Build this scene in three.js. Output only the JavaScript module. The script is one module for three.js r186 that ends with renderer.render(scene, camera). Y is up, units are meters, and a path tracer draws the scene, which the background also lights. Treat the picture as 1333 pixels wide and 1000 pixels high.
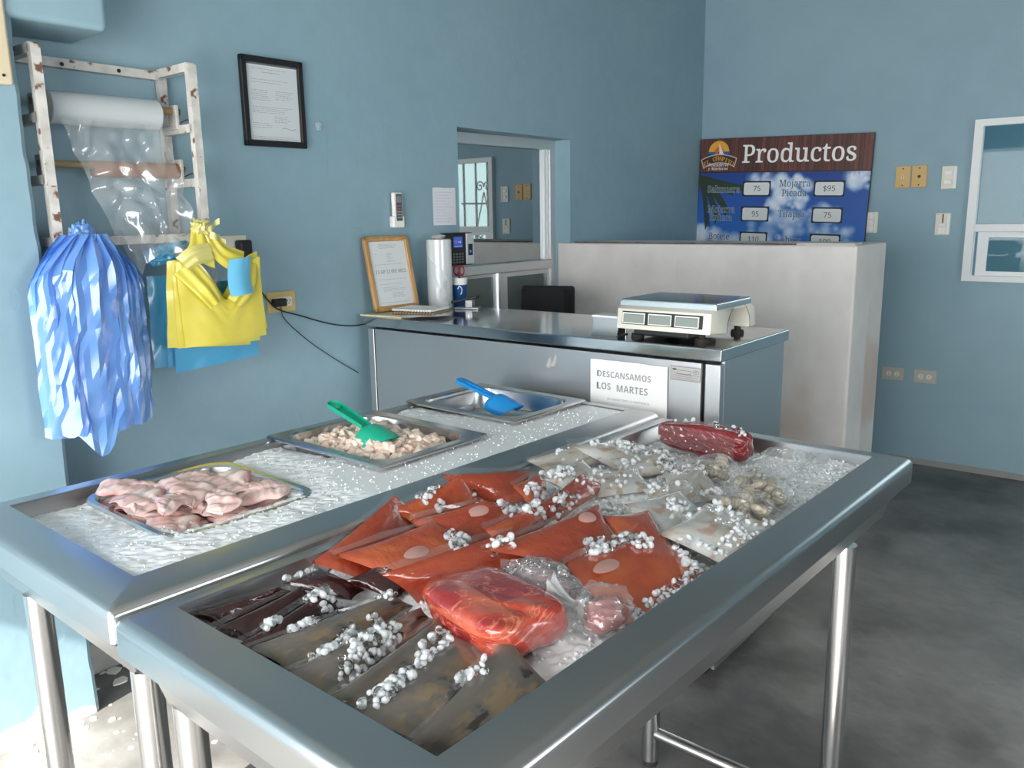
import * as THREE from 'three';
import { mergeGeometries, mergeVertices, toCreasedNormals } from 'three/addons/utils/BufferGeometryUtils.js';
import { RoundedBoxGeometry } from 'three/addons/geometries/RoundedBoxGeometry.js';
import { RectAreaLightUniformsLib } from 'three/addons/lights/RectAreaLightUniformsLib.js';

// ---------- camera, daylight, exposure ----------
const scene = new THREE.Scene();
const camera = new THREE.PerspectiveCamera(49.55, 1333 / 1000, 0.05, 60);
camera.rotation.order = 'YXZ';
camera.position.set(0, 1.5, 0);
camera.rotation.set(-0.20106, 0.68242, -0.01698);
scene.background = new THREE.Color(0.95, 1.0, 1.06).multiplyScalar(3.4);
RectAreaLightUniformsLib.init();
// daylight arriving through the shop's open front and through the grilled window in the right wall
const daylight = new THREE.RectAreaLight(new THREE.Color(1.0, 0.985, 0.96), 5.0, 3.3, 2.1);
daylight.position.set(-0.65, 1.1, 1.45); daylight.lookAt(-0.65, 1.1, 0); scene.add(daylight);
const sideDaylight = new THREE.RectAreaLight(new THREE.Color(1.0, 0.99, 0.97), 5.5, 1.5, 1.3);
sideDaylight.position.set(2.94, 1.6, -1.1); sideDaylight.lookAt(0, 1.6, -1.1); scene.add(sideDaylight);
// sun falling through the open front onto the floor
const sun = new THREE.DirectionalLight(new THREE.Color(1.0, 0.95, 0.88), 14); sun.position.set(1.1, 4.25, 6.4); sun.target.position.set(0, 0, 0.6); sun.castShadow = true;
sun.shadow.camera.left = sun.shadow.camera.bottom = -7; sun.shadow.camera.right = sun.shadow.camera.top = 7; sun.shadow.camera.far = 25; sun.shadow.mapSize.set(2048, 2048); scene.add(sun, sun.target);
const renderer = new THREE.WebGLRenderer({ antialias: true });
renderer.toneMapping = THREE.LinearToneMapping;
renderer.toneMappingExposure = 1.25;
renderer.shadowMap.enabled = true;

// ---------- small helpers ----------
let seed = 7;
const rnd = () => { seed = (seed * 1664525 + 1013904223) >>> 0; return seed / 4294967296; };
const rr = (a, b) => a + (b - a) * rnd();
const lerp = (a, b, t) => a + (b - a) * t;
const clamp = (v, a = 0, b = 1) => Math.min(b, Math.max(a, v));
const sstep = (a, b, v) => { const t = clamp((v - a) / (b - a)); return t * t * (3 - 2 * t); };
const V = (x, y, z) => new THREE.Vector3(x, y, z);
function hash(x, y, s) { let h = (x * 374761393 + y * 668265263 + s * 2147483647) | 0; h = Math.imul(h ^ (h >>> 13), 1274126177); h ^= h >>> 16; return (h >>> 0) / 4294967296; }
function vnoise(x, y, s = 0, px = 0, py = 0) {
  const ix = Math.floor(x), iy = Math.floor(y), fx = x - ix, fy = y - iy;
  const w = (i, p) => p ? ((i % p) + p) % p : i;
  const u = fx * fx * (3 - 2 * fx), v = fy * fy * (3 - 2 * fy);
  const a = hash(w(ix, px), w(iy, py), s), b = hash(w(ix + 1, px), w(iy, py), s), c = hash(w(ix, px), w(iy + 1, py), s), d = hash(w(ix + 1, px), w(iy + 1, py), s);
  return a + (b - a) * u + (c - a) * v + (a - b - c + d) * u * v;
}
function fbm(x, y, o = 4, s = 0, p = 0) { let v = 0, a = 0.5, n = 0; for (let i = 0; i < o; i++) { v += a * vnoise(x, y, s + i * 17, p, p); n += a; x *= 2; y *= 2; p *= 2; a *= 0.5; } return v / n; }
const n3 = (x, y, z, s = 0) => (vnoise(x + z * 0.71, y - z * 0.53, s) + vnoise(y + x * 0.37 + 9.2, z + x * 0.61, s + 5)) / 2;

const names = {};
const numbered = (n) => { const k = names[n] = (names[n] ?? -1) + 1; return k ? n + '_' + String(k).padStart(3, '0') : n; };
function tag(o, label, category, group, kind) {
  if (label) o.userData.label = label;
  if (category) o.userData.category = category;
  if (group) o.userData.group = group;
  if (kind) o.userData.kind = kind;
  return o;
}
function lit(m) { m.castShadow = true; m.receiveShadow = true; return m; }
function thing(name, label, category, pos = [0, 0, 0], turn = 0, group) {
  const o = new THREE.Group(); o.name = numbered(name); o.position.set(...(pos.isVector3 ? pos.toArray() : pos)); o.rotation.y = turn; scene.add(o);
  return tag(o, label, category, group);
}
function part(name, geo, mat, parent, pos, rot) {
  const m = lit(new THREE.Mesh(geo, mat)); m.name = name;
  if (pos) m.position.set(...(pos.isVector3 ? pos.toArray() : pos));
  if (rot) m.rotation.set(...rot);
  parent.add(m); return m;
}
function single(name, geo, mat, label, category, pos, turn = 0, group, kind) {
  const m = lit(new THREE.Mesh(geo, mat)); m.name = numbered(name);
  if (pos) m.position.set(...(pos.isVector3 ? pos.toArray() : pos));
  m.rotation.y = turn; scene.add(m); return tag(m, label, category, group, kind);
}
function struct(name, geo, mat, pos, turn = 0, label) {
  const m = lit(new THREE.Mesh(geo, mat)); m.name = name; if (pos) m.position.set(...(pos.isVector3 ? pos.toArray() : pos)); m.rotation.y = turn; scene.add(m);
  m.userData.kind = 'structure'; m.userData.category = name.split('_')[0]; m.userData.label = label; return m;
}
const box = (w, h, d, x = 0, y = 0, z = 0) => new THREE.BoxGeometry(w, h, d).translate(x, y, z);
const rbox = (w, h, d, r, x = 0, y = 0, z = 0, s = 3) => new RoundedBoxGeometry(w, h, d, s, Math.min(r, w / 2.01, h / 2.01, d / 2.01)).translate(x, y, z);
const cyl = (r0, r1, h, n = 24, x = 0, y = 0, z = 0) => new THREE.CylinderGeometry(r0, r1, h, n).translate(x, y, z);
function flat(gs) { return mergeGeometries(gs.map((g) => { const q = g.index ? g.toNonIndexed() : g.clone(); for (const k of Object.keys(q.attributes)) if (!['position', 'normal', 'uv'].includes(k)) q.deleteAttribute(k); return q; })); }
function metric(geo, scale = 1) {          // uv in metres from the face's main direction
  const g = geo.index ? geo.toNonIndexed() : geo; const p = g.attributes.position, uv = new Float32Array(p.count * 2);
  const a = V(), b = V(), c = V();
  for (let i = 0; i < p.count; i += 3) {
    a.fromBufferAttribute(p, i); b.fromBufferAttribute(p, i + 1); c.fromBufferAttribute(p, i + 2);
    const n = b.clone().sub(a).cross(c.clone().sub(a)); const ax = Math.abs(n.x), ay = Math.abs(n.y), az = Math.abs(n.z);
    for (let k = 0; k < 3; k++) { const q = [a, b, c][k]; const [u, v] = ay >= ax && ay >= az ? [q.x, q.z] : ax >= az ? [q.z, q.y] : [q.x, q.y]; uv[(i + k) * 2] = u * scale; uv[(i + k) * 2 + 1] = v * scale; }
  }
  g.setAttribute('uv', new THREE.BufferAttribute(uv, 2)); return g;
}
function tube(pts, r, n = 24, m = 8, closed = false) { return new THREE.TubeGeometry(new THREE.CatmullRomCurve3(pts.map((p) => p.isVector3 ? p : V(...p)), closed), n, r, m, closed); }
function rod(a, b, r, n = 12) { const A = V(...a), B = V(...b), d = B.clone().sub(A); const g = new THREE.CylinderGeometry(r, r, d.length(), n); g.applyQuaternion(new THREE.Quaternion().setFromUnitVectors(V(0, 1, 0), d.clone().normalize())); return g.translate((A.x + B.x) / 2, (A.y + B.y) / 2, (A.z + B.z) / 2); }
function bar(a, b, w, h) { const A = V(...a), B = V(...b), d = B.clone().sub(A); const g = new THREE.BoxGeometry(w, d.length(), h); g.applyQuaternion(new THREE.Quaternion().setFromUnitVectors(V(0, 1, 0), d.clone().normalize())); return g.translate((A.x + B.x) / 2, (A.y + B.y) / 2, (A.z + B.z) / 2); }
function surf(fn, nu, nv, closeU = false) {   // grid surface fn(u,v) -> [x,y,z]
  const pos = [], uv = [], idx = [];
  for (let j = 0; j <= nv; j++) for (let i = 0; i <= nu; i++) { const p = fn(i / nu, j / nv); pos.push(p[0], p[1], p[2]); uv.push(i / nu, j / nv); }
  for (let j = 0; j < nv; j++) for (let i = 0; i < nu; i++) { const a = j * (nu + 1) + i, b = a + 1, c = a + nu + 1, d = c + 1; idx.push(a, c, b, b, c, d); }
  const g = new THREE.BufferGeometry(); g.setAttribute('position', new THREE.Float32BufferAttribute(pos, 3)); g.setAttribute('uv', new THREE.Float32BufferAttribute(uv, 2)); g.setIndex(idx);
  g.computeVertexNormals();
  if (closeU) { const n = g.attributes.normal; for (let j = 0; j <= nv; j++) { const a = j * (nu + 1), b = a + nu; const x = n.getX(a) + n.getX(b), y = n.getY(a) + n.getY(b), z = n.getZ(a) + n.getZ(b), l = Math.hypot(x, y, z) || 1; n.setXYZ(a, x / l, y / l, z / l); n.setXYZ(b, x / l, y / l, z / l); } }
  return g;
}
function frameGeo(w, h, l, r, t, b, d, x = 0, y = 0, z = 0) {   // rectangular frame, its lower left corner at (x, y): side widths l, r, t, b and depth d
  const s = new THREE.Shape(); s.moveTo(0, 0); s.lineTo(w, 0); s.lineTo(w, h); s.lineTo(0, h); s.closePath(); const p = new THREE.Path(); p.moveTo(l, b); p.lineTo(l, h - t); p.lineTo(w - r, h - t); p.lineTo(w - r, b); p.closePath(); s.holes.push(p);
  return new THREE.ExtrudeGeometry(s, { depth: d, bevelEnabled: false }).translate(x, y, z - d / 2);
}
function roundRing(x0, x1, z0, z1, r, y, m = 5) {   // points of a rounded rectangle, counter-clockwise seen from above
  const out = [], cs = [[x1 - r, z0 + r, -Math.PI / 2], [x1 - r, z1 - r, 0], [x0 + r, z1 - r, Math.PI / 2], [x0 + r, z0 + r, Math.PI]];
  for (const [cx, cz, a0] of cs) for (let i = 0; i <= m; i++) { const a = a0 + (i / m) * Math.PI / 2; out.push([cx + r * Math.cos(a), y, cz + r * Math.sin(a)]); }
  return out;
}
function loft(rings, capLast = false, crease = 0.6) {
  const n = rings[0].length, pos = [], idx = [], uv = []; let v = 0;
  rings.forEach((R, j) => { if (j) v += Math.hypot(...R[0].map((c, k) => c - rings[j - 1][0][k])); let u = 0; for (let i = 0; i <= n; i++) { const p = R[i % n]; if (i) { const q = R[i - 1]; u += Math.hypot(p[0] - q[0], p[2] - q[2]); } pos.push(...p); uv.push(u, v); } });
  for (let j = 0; j < rings.length - 1; j++) for (let i = 0; i < n; i++) { const a = j * (n + 1) + i, b = a + 1, c = a + n + 1, d = c + 1; idx.push(a, b, c, b, d, c); }
  if (capLast) { const base = (rings.length - 1) * (n + 1), R = rings[rings.length - 1]; const cx = R.reduce((s, p) => s + p[0], 0) / n, cz = R.reduce((s, p) => s + p[2], 0) / n; const ci = pos.length / 3; pos.push(cx, R[0][1], cz); uv.push(0, 0); for (let i = 0; i < n; i++) idx.push(base + i, base + i + 1, ci); }
  let g = new THREE.BufferGeometry(); g.setAttribute('position', new THREE.Float32BufferAttribute(pos, 3)); g.setAttribute('uv', new THREE.Float32BufferAttribute(uv, 2)); g.setIndex(idx);
  return toCreasedNormals(g, crease);
}
// the frame of the long left wall and of the tables, turned a little against the back wall
const TH = 0.029845, CT = Math.cos(TH), ST = Math.sin(TH), OX = -1.25, OZ = -0.53, WL = -1.49;
const F = (lx, y, lz) => V(OX + lx * CT - lz * ST, y, OZ + lx * ST + lz * CT);
const onWall = (s, y, off = 0) => F(WL + off, y, -s);      // s metres along the left wall
const WTURN = Math.PI / 2 - TH;                            // things on the left wall: x along the wall, z out of it

// ---------- textures and materials ----------
function dataTex(w, h, fn, srgb = false, rep = null) {
  const d = new Uint8Array(w * h * 4);
  for (let j = 0; j < h; j++) for (let i = 0; i < w; i++) { const c = fn(i / w, j / h), k = (j * w + i) * 4; if (typeof c === 'number') { const q = clamp(c) * 255; d[k] = d[k + 1] = d[k + 2] = q; } else { d[k] = clamp(c[0]) * 255; d[k + 1] = clamp(c[1]) * 255; d[k + 2] = clamp(c[2]) * 255; } d[k + 3] = 255; }
  const t = new THREE.DataTexture(d, w, h); t.magFilter = THREE.LinearFilter; t.minFilter = THREE.LinearFilter; t.wrapS = t.wrapT = THREE.RepeatWrapping; if (srgb) t.colorSpace = THREE.SRGBColorSpace; if (rep) t.repeat.set(...rep); t.needsUpdate = true; return t;
}
function canvasTex(w, h, draw) { const c = document.createElement('canvas'); c.width = w; c.height = h; const g = c.getContext('2d'); draw(g, w, h); const t = new THREE.CanvasTexture(c); t.colorSpace = THREE.SRGBColorSpace; return t; }
const std = (o) => new THREE.MeshStandardMaterial(o);
const phy = (o) => new THREE.MeshPhysicalMaterial(o);
const mixc = (a, b, t) => a.map((v, i) => lerp(v, b[i], t));

const plasterBump = dataTex(512, 512, (u, v) => 0.5 + 0.35 * (fbm(u * 8, v * 8, 4, 3, 8) - 0.5) + 0.25 * (fbm(u * 64, v * 64, 2, 9, 64) - 0.5) + (vnoise(u * 40, v * 14, 31, 40, 14) > 0.93 ? 0.15 : 0), false, [0.5, 0.5]);
const BLUE = [0.52, 0.638, 0.69];
const blueMap = dataTex(512, 512, (u, v) => { const n = fbm(u * 4, v * 4, 5, 21, 4), m = fbm(u * 32, v * 32, 3, 40, 32); return mixc(BLUE, [0.55, 0.66, 0.705], clamp((n - 0.42) * 2.2)).map((c) => c + (m - 0.5) * 0.03); }, true, [0.25, 0.25]);
const M = {};
M.blue = std({ map: blueMap, roughness: 0.52, bumpMap: plasterBump, bumpScale: 0.0025 });
// left wall: same paint, bare white plaster where it has flaked off along the foot
M.blueFlaked = std({ map: dataTex(1024, 512, (u, v) => {
  const y = v * 3.2, s = u * 8, n = fbm(u * 16, v * 6.4, 5, 21, 0), m = fbm(u * 128, v * 51, 3, 40);
  let c = mixc(BLUE, [0.55, 0.66, 0.705], clamp((n - 0.42) * 2.2)).map((q) => q + (m - 0.5) * 0.03);
  const e = y - 0.05 - 0.34 * (fbm(s * 9, y * 11, 5, 77) - 0.42);
  if (e < 0) c = mixc([0.80, 0.80, 0.78], [0.66, 0.66, 0.64], fbm(s * 20, y * 20, 3, 5));
  return c; }, true, [1 / 8, 1 / 3.2]), roughness: 0.52, bumpMap: plasterBump, bumpScale: 0.003 });
M.ceiling = std({ color: 0x9a9c98, roughness: 0.9, bumpMap: plasterBump, bumpScale: 0.004 });
M.floor = std({ map: dataTex(1024, 1024, (u, v) => {
  const x = u * 8 - 4, z = v * 8 - 5.5, a = fbm(u * 10, v * 10, 5, 2), b = fbm(u * 40 + 3 * a, v * 26, 4, 8), c = fbm(u * 160, v * 160, 2, 12);
  let g = mixc([0.34, 0.335, 0.325], [0.555, 0.545, 0.53], sstep(0.3, 0.72, a * 0.6 + b * 0.4)).map((q) => q + (c - 0.5) * 0.06);
  const left = sstep(-1.35, -1.9, x);
  if (left > 0 && vnoise(x * 22, z * 22, 61) * vnoise(x * 7, z * 7, 62) > lerp(0.78, 0.5, sstep(-2.2, -2.65, x))) g = [0.84, 0.83, 0.80];
  return g; }, true, [1 / 8, 1 / 8]), roughnessMap: dataTex(256, 256, (u, v) => 0.55 + 0.5 * (fbm(u * 8, v * 8, 4, 33, 8) - 0.5), false, [0.5, 0.5]), roughness: 0.85, bumpMap: dataTex(256, 256, (u, v) => fbm(u * 16, v * 16, 4, 14, 16), false, [1, 1]), bumpScale: 0.004 });
M.partition = std({ map: dataTex(512, 512, (u, v) => { const n = fbm(u * 5, v * 5, 4, 90), m = fbm(u * 40, v * 40, 3, 91), r = fbm(u * 3 + 8, v * 3, 4, 95); let c = mixc([0.87, 0.855, 0.84], [0.79, 0.77, 0.755], clamp((n - 0.35) * 2)); c = mixc(c, [0.76, 0.66, 0.60], sstep(0.6, 0.75, r) * 0.55); return c.map((q) => q + (m - 0.5) * 0.03); }, true, [0.5, 0.5]), roughness: 0.8, bumpMap: plasterBump, bumpScale: 0.004 });
M.brick = std({ color: 0x9a6a55, roughness: 0.9, bumpMap: plasterBump, bumpScale: 0.004 });
M.steel = phy({ color: new THREE.Color().setRGB(0.50, 0.505, 0.51), metalness: 1, roughness: 0.3 });
M.steelPan = phy({ color: new THREE.Color().setRGB(0.62, 0.62, 0.62), metalness: 1, roughness: 0.22 });
M.steelTube = phy({ color: new THREE.Color().setRGB(0.62, 0.62, 0.62), metalness: 1, roughness: 0.2 });
M.counterSteel = phy({ color: new THREE.Color().setRGB(0.60, 0.605, 0.61), metalness: 1, roughness: 0.38 });
M.counterTop = phy({ color: new THREE.Color().setRGB(0.55, 0.555, 0.56), metalness: 1, roughness: 0.12 });
M.alu = phy({ color: new THREE.Color().setRGB(0.66, 0.67, 0.67), metalness: 0.85, roughness: 0.42 });
M.aluWhite = std({ color: 0xe4e6e6, roughness: 0.4 });
M.clearGlass = phy({ color: 0xdfeaea, transmission: 1, thickness: 0, roughness: 0.01, ior: 1.5, specularIntensity: 0.35 });
M.mirrorGlass = phy({ color: new THREE.Color().setRGB(0.40, 0.43, 0.44), metalness: 1, roughness: 0.015 });
M.darkGlass = phy({ color: new THREE.Color().setRGB(0.16, 0.2, 0.2), metalness: 1, roughness: 0.03 });
M.black = std({ color: 0x17181a, roughness: 0.45 });
M.blackMatte = std({ color: 0x141416, roughness: 0.85 });
M.rubber = std({ color: 0x2a2624, roughness: 0.8 });
M.white = std({ color: 0xe9e8e4, roughness: 0.45 });
M.ivory = std({ color: 0xdedacb, roughness: 0.4 });
M.beige = std({ color: 0xcfab6c, roughness: 0.45 });
M.paper = std({ color: 0xf1f0ec, roughness: 0.9 });
M.film = phy({ color: 0xffffff, transmission: 1, thickness: 0, roughness: 0.06, ior: 1.5, side: THREE.DoubleSide });
M.filmHazy = phy({ color: 0xf4f7f8, transmission: 0.72, thickness: 0, roughness: 0.3, ior: 1.5, side: THREE.DoubleSide });

// ---------- the room ----------
const ZB = -5.23, ZF = 1.5, XR = 3.0, CEIL = 3.15;
struct('floor', metric(box(7.2, 0.2, 7.6, 0.2, -0.1, -2.05)), M.floor, null, 0, 'smooth grey cement floor with stains and paint flakes');
struct('floor_outside', metric(box(16, 0.12, 8, 0, -0.12, 5.8)), std({ color: 0xc9c5bb, roughness: 0.9 }), null, 0, 'pale concrete apron outside the open shop front');
struct('ceiling', metric(box(7.0, 0.15, 7.4, 0.1, CEIL + 0.075, -1.95)), M.ceiling, null, 0, 'pale plastered ceiling of the shop');
{ // left wall with the serving window opening; extruded along its own frame
  const sh = new THREE.Shape(); sh.moveTo(-2.4, 0); sh.lineTo(4.75, 0); sh.lineTo(4.75, CEIL); sh.lineTo(-2.4, CEIL); sh.closePath();
  const h = new THREE.Path(); h.moveTo(2.345, 0.94); h.lineTo(2.345, 1.895); h.lineTo(3.205, 1.885); h.lineTo(3.205, 0.94); h.closePath(); sh.holes.push(h);
  const g = new THREE.ExtrudeGeometry(sh, { depth: 0.22, bevelEnabled: false }).translate(0, 0, -0.22);
  struct('wall_left', metric(g), M.blueFlaked, onWall(0, 0), WTURN, 'blue painted plaster wall with a serving window and flaking foot');
}
{ // pilaster whose far edge is rough, with the concrete beam stub above the rack
  const geo = surf((u, v) => { const y = v * CEIL, e = 0.432 + 0.012 * (fbm(y * 4, 1, 3, 4) - 0.5) + 0.006 * (fbm(y * 25, 2, 2, 6) - 0.5); const P = [[-1.6, 0.23], [e - 0.012, 0.23], [e, 0.22], [e, 0]]; const k = u * 3, i = Math.min(2, Math.floor(k)), t = k - i; return [lerp(P[i][0], P[i + 1][0], t), y, lerp(P[i][1], P[i + 1][1], t)]; }, 3, 120);
  struct('wall_pilaster', toCreasedNormals(metric(geo), 0.5), M.blueFlaked, onWall(0, 0), WTURN, 'pale blue plastered pilaster with a ragged edge beside the bag rack');
  const b = rbox(0.35, 0.8, 0.235, 0.02, 0.515, 2.43, 0.1175, 4); const p = b.attributes.position; for (let i = 0; i < p.count; i++) { const x = p.getX(i), y = p.getY(i); p.setXYZ(i, x + 0.01 * (fbm(y * 7, x * 7, 3, 8) - 0.5), y + (y < 2.2 ? 0.018 * (fbm(x * 12, p.getZ(i) * 12, 3, 18) - 0.5) : 0), p.getZ(i)); }
  b.computeVertexNormals(); struct('wall_beam', metric(b), M.blue, onWall(0, 0), WTURN, 'blue concrete beam stub sticking out above the white rack');
}
{ // back wall with the white framed window
  const x0 = -3.3, x1 = 3.2, sh = new THREE.Shape(); sh.moveTo(x0, 0); sh.lineTo(x1, 0); sh.lineTo(x1, CEIL); sh.lineTo(x0, CEIL); sh.closePath();
  const h = new THREE.Path(); h.moveTo(-0.985, 1.10); h.lineTo(-0.985, 1.955); h.lineTo(0.6, 1.955); h.lineTo(0.6, 1.10); h.closePath(); sh.holes.push(h);
  struct('wall_back', metric(new THREE.ExtrudeGeometry(sh, { depth: 0.2, bevelEnabled: false }).translate(0, 0, -0.2)), M.blue, [0, 0, ZB], 0, 'blue painted back wall behind the product board');
  const base = surf((u, v) => [lerp(-1.3, 3.2, u), v * (0.028 + 0.012 * fbm(u * 30, 1, 3, 9)), 0.004 + 0.012 * (1 - v)], 90, 2);
  struct('baseboard_back', base, std({ color: 0x8f8f8a, roughness: 0.9 }), [0, 0, ZB], 0, 'thin rough cement line along the foot of the back wall');
}
{ // right wall with a grilled window
  const sh = new THREE.Shape(); sh.moveTo(-1.8, 0); sh.lineTo(5.6, 0); sh.lineTo(5.6, CEIL); sh.lineTo(-1.8, CEIL); sh.closePath();
  const h = new THREE.Path(); h.moveTo(0.35, 0.95); h.lineTo(0.35, 2.25); h.lineTo(1.85, 2.25); h.lineTo(1.85, 0.95); h.closePath(); sh.holes.push(h);
  struct('wall_right', metric(new THREE.ExtrudeGeometry(sh, { depth: 0.2, bevelEnabled: false })), M.blue, [XR, 0, 0], Math.PI / 2, 'blue side wall with a grilled window');
  const fw = new THREE.Shape(); fw.moveTo(-3.4, 0); fw.lineTo(-2.3, 0); fw.lineTo(-2.3, 2.2); fw.lineTo(1.0, 2.2); fw.lineTo(1.0, 0); fw.lineTo(3.3, 0); fw.lineTo(3.3, CEIL); fw.lineTo(-3.4, CEIL); fw.closePath();
  struct('wall_front', metric(new THREE.ExtrudeGeometry(fw, { depth: 0.2, bevelEnabled: false })), M.blue, [0, 0, ZF], 0, 'blue front wall around the wide open entrance');
  const fr = thing('window_3', 'plain aluminium framed opening in the side wall', null, [XR + 0.1, 0.95, -1.1], Math.PI / 2); fr.userData.kind = 'structure';
  part('frame', frameGeo(1.5, 1.3, 0.04, 0.04, 0.04, 0.04, 0.06, -0.75, 0), M.alu, fr);
}
{ // passage behind the back window: blue wall, closed at its bright end by an iron grille
  struct('wall_passage', metric(flat([box(3.0, CEIL, 0.15, -1.88, CEIL / 2, -6.45), box(3.0, 0.1, 1.1, -1.88, 2.75, -5.93)])), M.blue, null, 0, 'blue passage wall seen through the back window');
  struct('floor_passage', metric(box(6, 0.1, 4, 0.6, -0.05, -7.4)), std({ color: 0xb9b5aa, roughness: 0.9 }), null, 0, 'pale floor of the passage and yard behind the shop');
  struct('wall_yard', metric(flat([box(0.15, 2.6, 5, 2.6, 1.3, -7.6)])), std({ color: 0xd9d9d2, roughness: 0.9 }), null, 0, 'white yard wall beyond the grille');
  const t = thing('window_grille', 'black wrought iron grille with scrolls mirrored in the serving window', 'grille', [-0.38, 0, -5.92], Math.PI / 2);
  for (let k = 0; k <= 6; k++) part('bar', box(0.014, 2.6, 0.014, -0.45 + k * 0.15, 1.3, 0), M.black, t);
  for (const y of [0.4, 1.15, 1.6, 2.2]) part('crossbar', box(0.96, 0.016, 0.016, 0, y, 0), M.black, t);
  const scroll = (x, y, sx) => part('scroll', tube(Array.from({ length: 26 }, (_, i) => { const a = i * 0.36, r = 0.05 * (1 - i / 30); return [x + sx * (0.05 - Math.cos(a) * r), y + Math.sin(a) * r, 0]; }), 0.006, 60, 6), M.black, t);
  for (const cx of [-0.2, 0.2]) { for (const y of [1.25, 1.33, 1.75]) { scroll(cx, y, 1); scroll(cx, y, -1); } for (const sx of [-1, 1]) part('brace', rod([cx, 1.7, 0], [cx + sx * 0.17, 1.15, 0], 0.006), M.black, t); }
}
// low white wall in front of the board
{
  const g = flat([metric(rbox(1.60, 1.343, 0.45, 0.012, -1.93, 0.6715, -4.0, 4))]);
  struct('wall_partition', g, M.partition, null, 0, 'low white plastered wall with stains beside the counter');
  const brickEdge = surf((u, v) => [lerp(-2.62, -1.36, u), 1.3435 + 0.006 * vnoise(u * 60, v, 4) * Math.sin(v * Math.PI), -3.777 - v * 0.06], 80, 4);
  struct('trim_1', brickEdge, M.brick, null, 0, 'bare brick-coloured strip along the top of the low wall');
  struct('trim_2', rbox(0.26, 0.012, 0.10, 0.005, -1.27, 1.347, -3.83), M.partition, null, 0, 'lump of white plaster on the low wall end');
}
// serving window in the left wall: aluminium frame, reflecting panes
{
  const t = thing('window_1', 'aluminium sliding serving window with reflecting panes in the blue wall', null, onWall(2.775, 0.94, -0.13), WTURN); t.userData.kind = 'structure';
  const W = 0.86, H = 0.948;
  part('frame', frameGeo(W, H, 0.035, 0.045, 0.05, 0.03, 0.06, -W / 2, 0), M.alu, t);
  part('rail', rbox(W - 0.081, 0.05, 0.075, 0.006, -0.005, 0.29, 0.006), M.alu, t);
  part('stile', box(0.028, 0.6, 0.03, W / 2 - 0.062, 0.61, 0), M.alu, t);
  part('pane', box(W - 0.08, 0.585, 0.006, -0.005, 0.607, -0.005), M.mirrorGlass, t);
  const sA = part('sash', frameGeo(0.41, 0.236, 0.05, 0.025, 0.025, 0.02, 0.02, -0.025, 0.03, 0.012), M.alu, t);
  part('pane', box(0.36, 0.22, 0.005, 0.19, 0.15, 0.008), M.darkGlass, sA);
  const sB = part('sash', frameGeo(0.39, 0.236, 0.02, 0.035, 0.02, 0.02, 0.02, -0.412, 0.03, -0.015), M.alu, t);
  part('pane', box(0.37, 0.22, 0.005, -0.23, 0.15, -0.018), M.darkGlass, sB);
}
// white window in the back wall
{
  const t = thing('window_2', 'white framed sliding window with reflecting panes in the back wall', null, [-0.985, 1.095, ZB], 0); t.userData.kind = 'structure';
  const W = 1.59, H = 0.862;
  part('frame', flat([frameGeo(W, H, 0.042, 0.042, 0.035, 0.03, 0.05, 0, 0, 0.01), box(0.04, H - 0.066, 0.044, 0.79, H / 2 - 0.002, 0.01)]), M.aluWhite, t);
  part('rail', rbox(W - 0.084, 0.042, 0.054, 0.004, W / 2, 0.29, 0.012), M.aluWhite, t);
  for (const x of [0.405, 1.19]) part('pane', box(0.74, 0.55, 0.006, x, 0.57, 0.0), M.clearGlass, t);
  for (const x of [0.42, 1.19]) { const s = part('sash', frameGeo(0.72, 0.24, 0.05, 0.05, 0.03, 0.025, 0.022, x - 0.36, 0.03, 0), M.aluWhite, t); part('pane', box(0.64, 0.21, 0.005, x, 0.15, -0.004), M.clearGlass, s); }
}

{ // flaked paint and plaster crumbs on the floor along the left wall
  const t = thing('plaster_flakes', 'white flakes of paint and plaster scattered along the left wall foot', 'flakes', F(0, 0, 0), -TH); t.userData.kind = 'stuff';
  const g = new THREE.CylinderGeometry(1, 1.1, 0.16, 7); { const p = g.attributes.position; for (let i = 0; i < p.count; i++) { const a = Math.atan2(p.getZ(i), p.getX(i)), k = 0.75 + 0.5 * hash(Math.round(a * 3), 2, 5); p.setXYZ(i, p.getX(i) * k, p.getY(i), p.getZ(i) * k); } g.computeVertexNormals(); }
  const m = lit(new THREE.InstancedMesh(g, std({ color: 0xe2e0d8, roughness: 0.9 }), 420)), o = new THREE.Object3D(); m.name = 'flakes';
  for (let i = 0; i < 420; i++) { const d = Math.pow(rnd(), 2.6) * 1.1, s = rr(0.003, 0.014) * (rnd() < 0.08 ? 2.2 : 1); const z = rr(-1.5, 0.3), w = z > -0.43 ? WL + 0.235 : WL; o.position.set(w + 0.01 + d, s * 0.08, z); o.rotation.set(0, rr(0, 6), 0); o.scale.set(s, s, s * rr(0.5, 1.2)); o.updateMatrix(); m.setMatrixAt(i, o.matrix); }
  m.userData.kind = 'stuff'; t.add(m);
}

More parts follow.
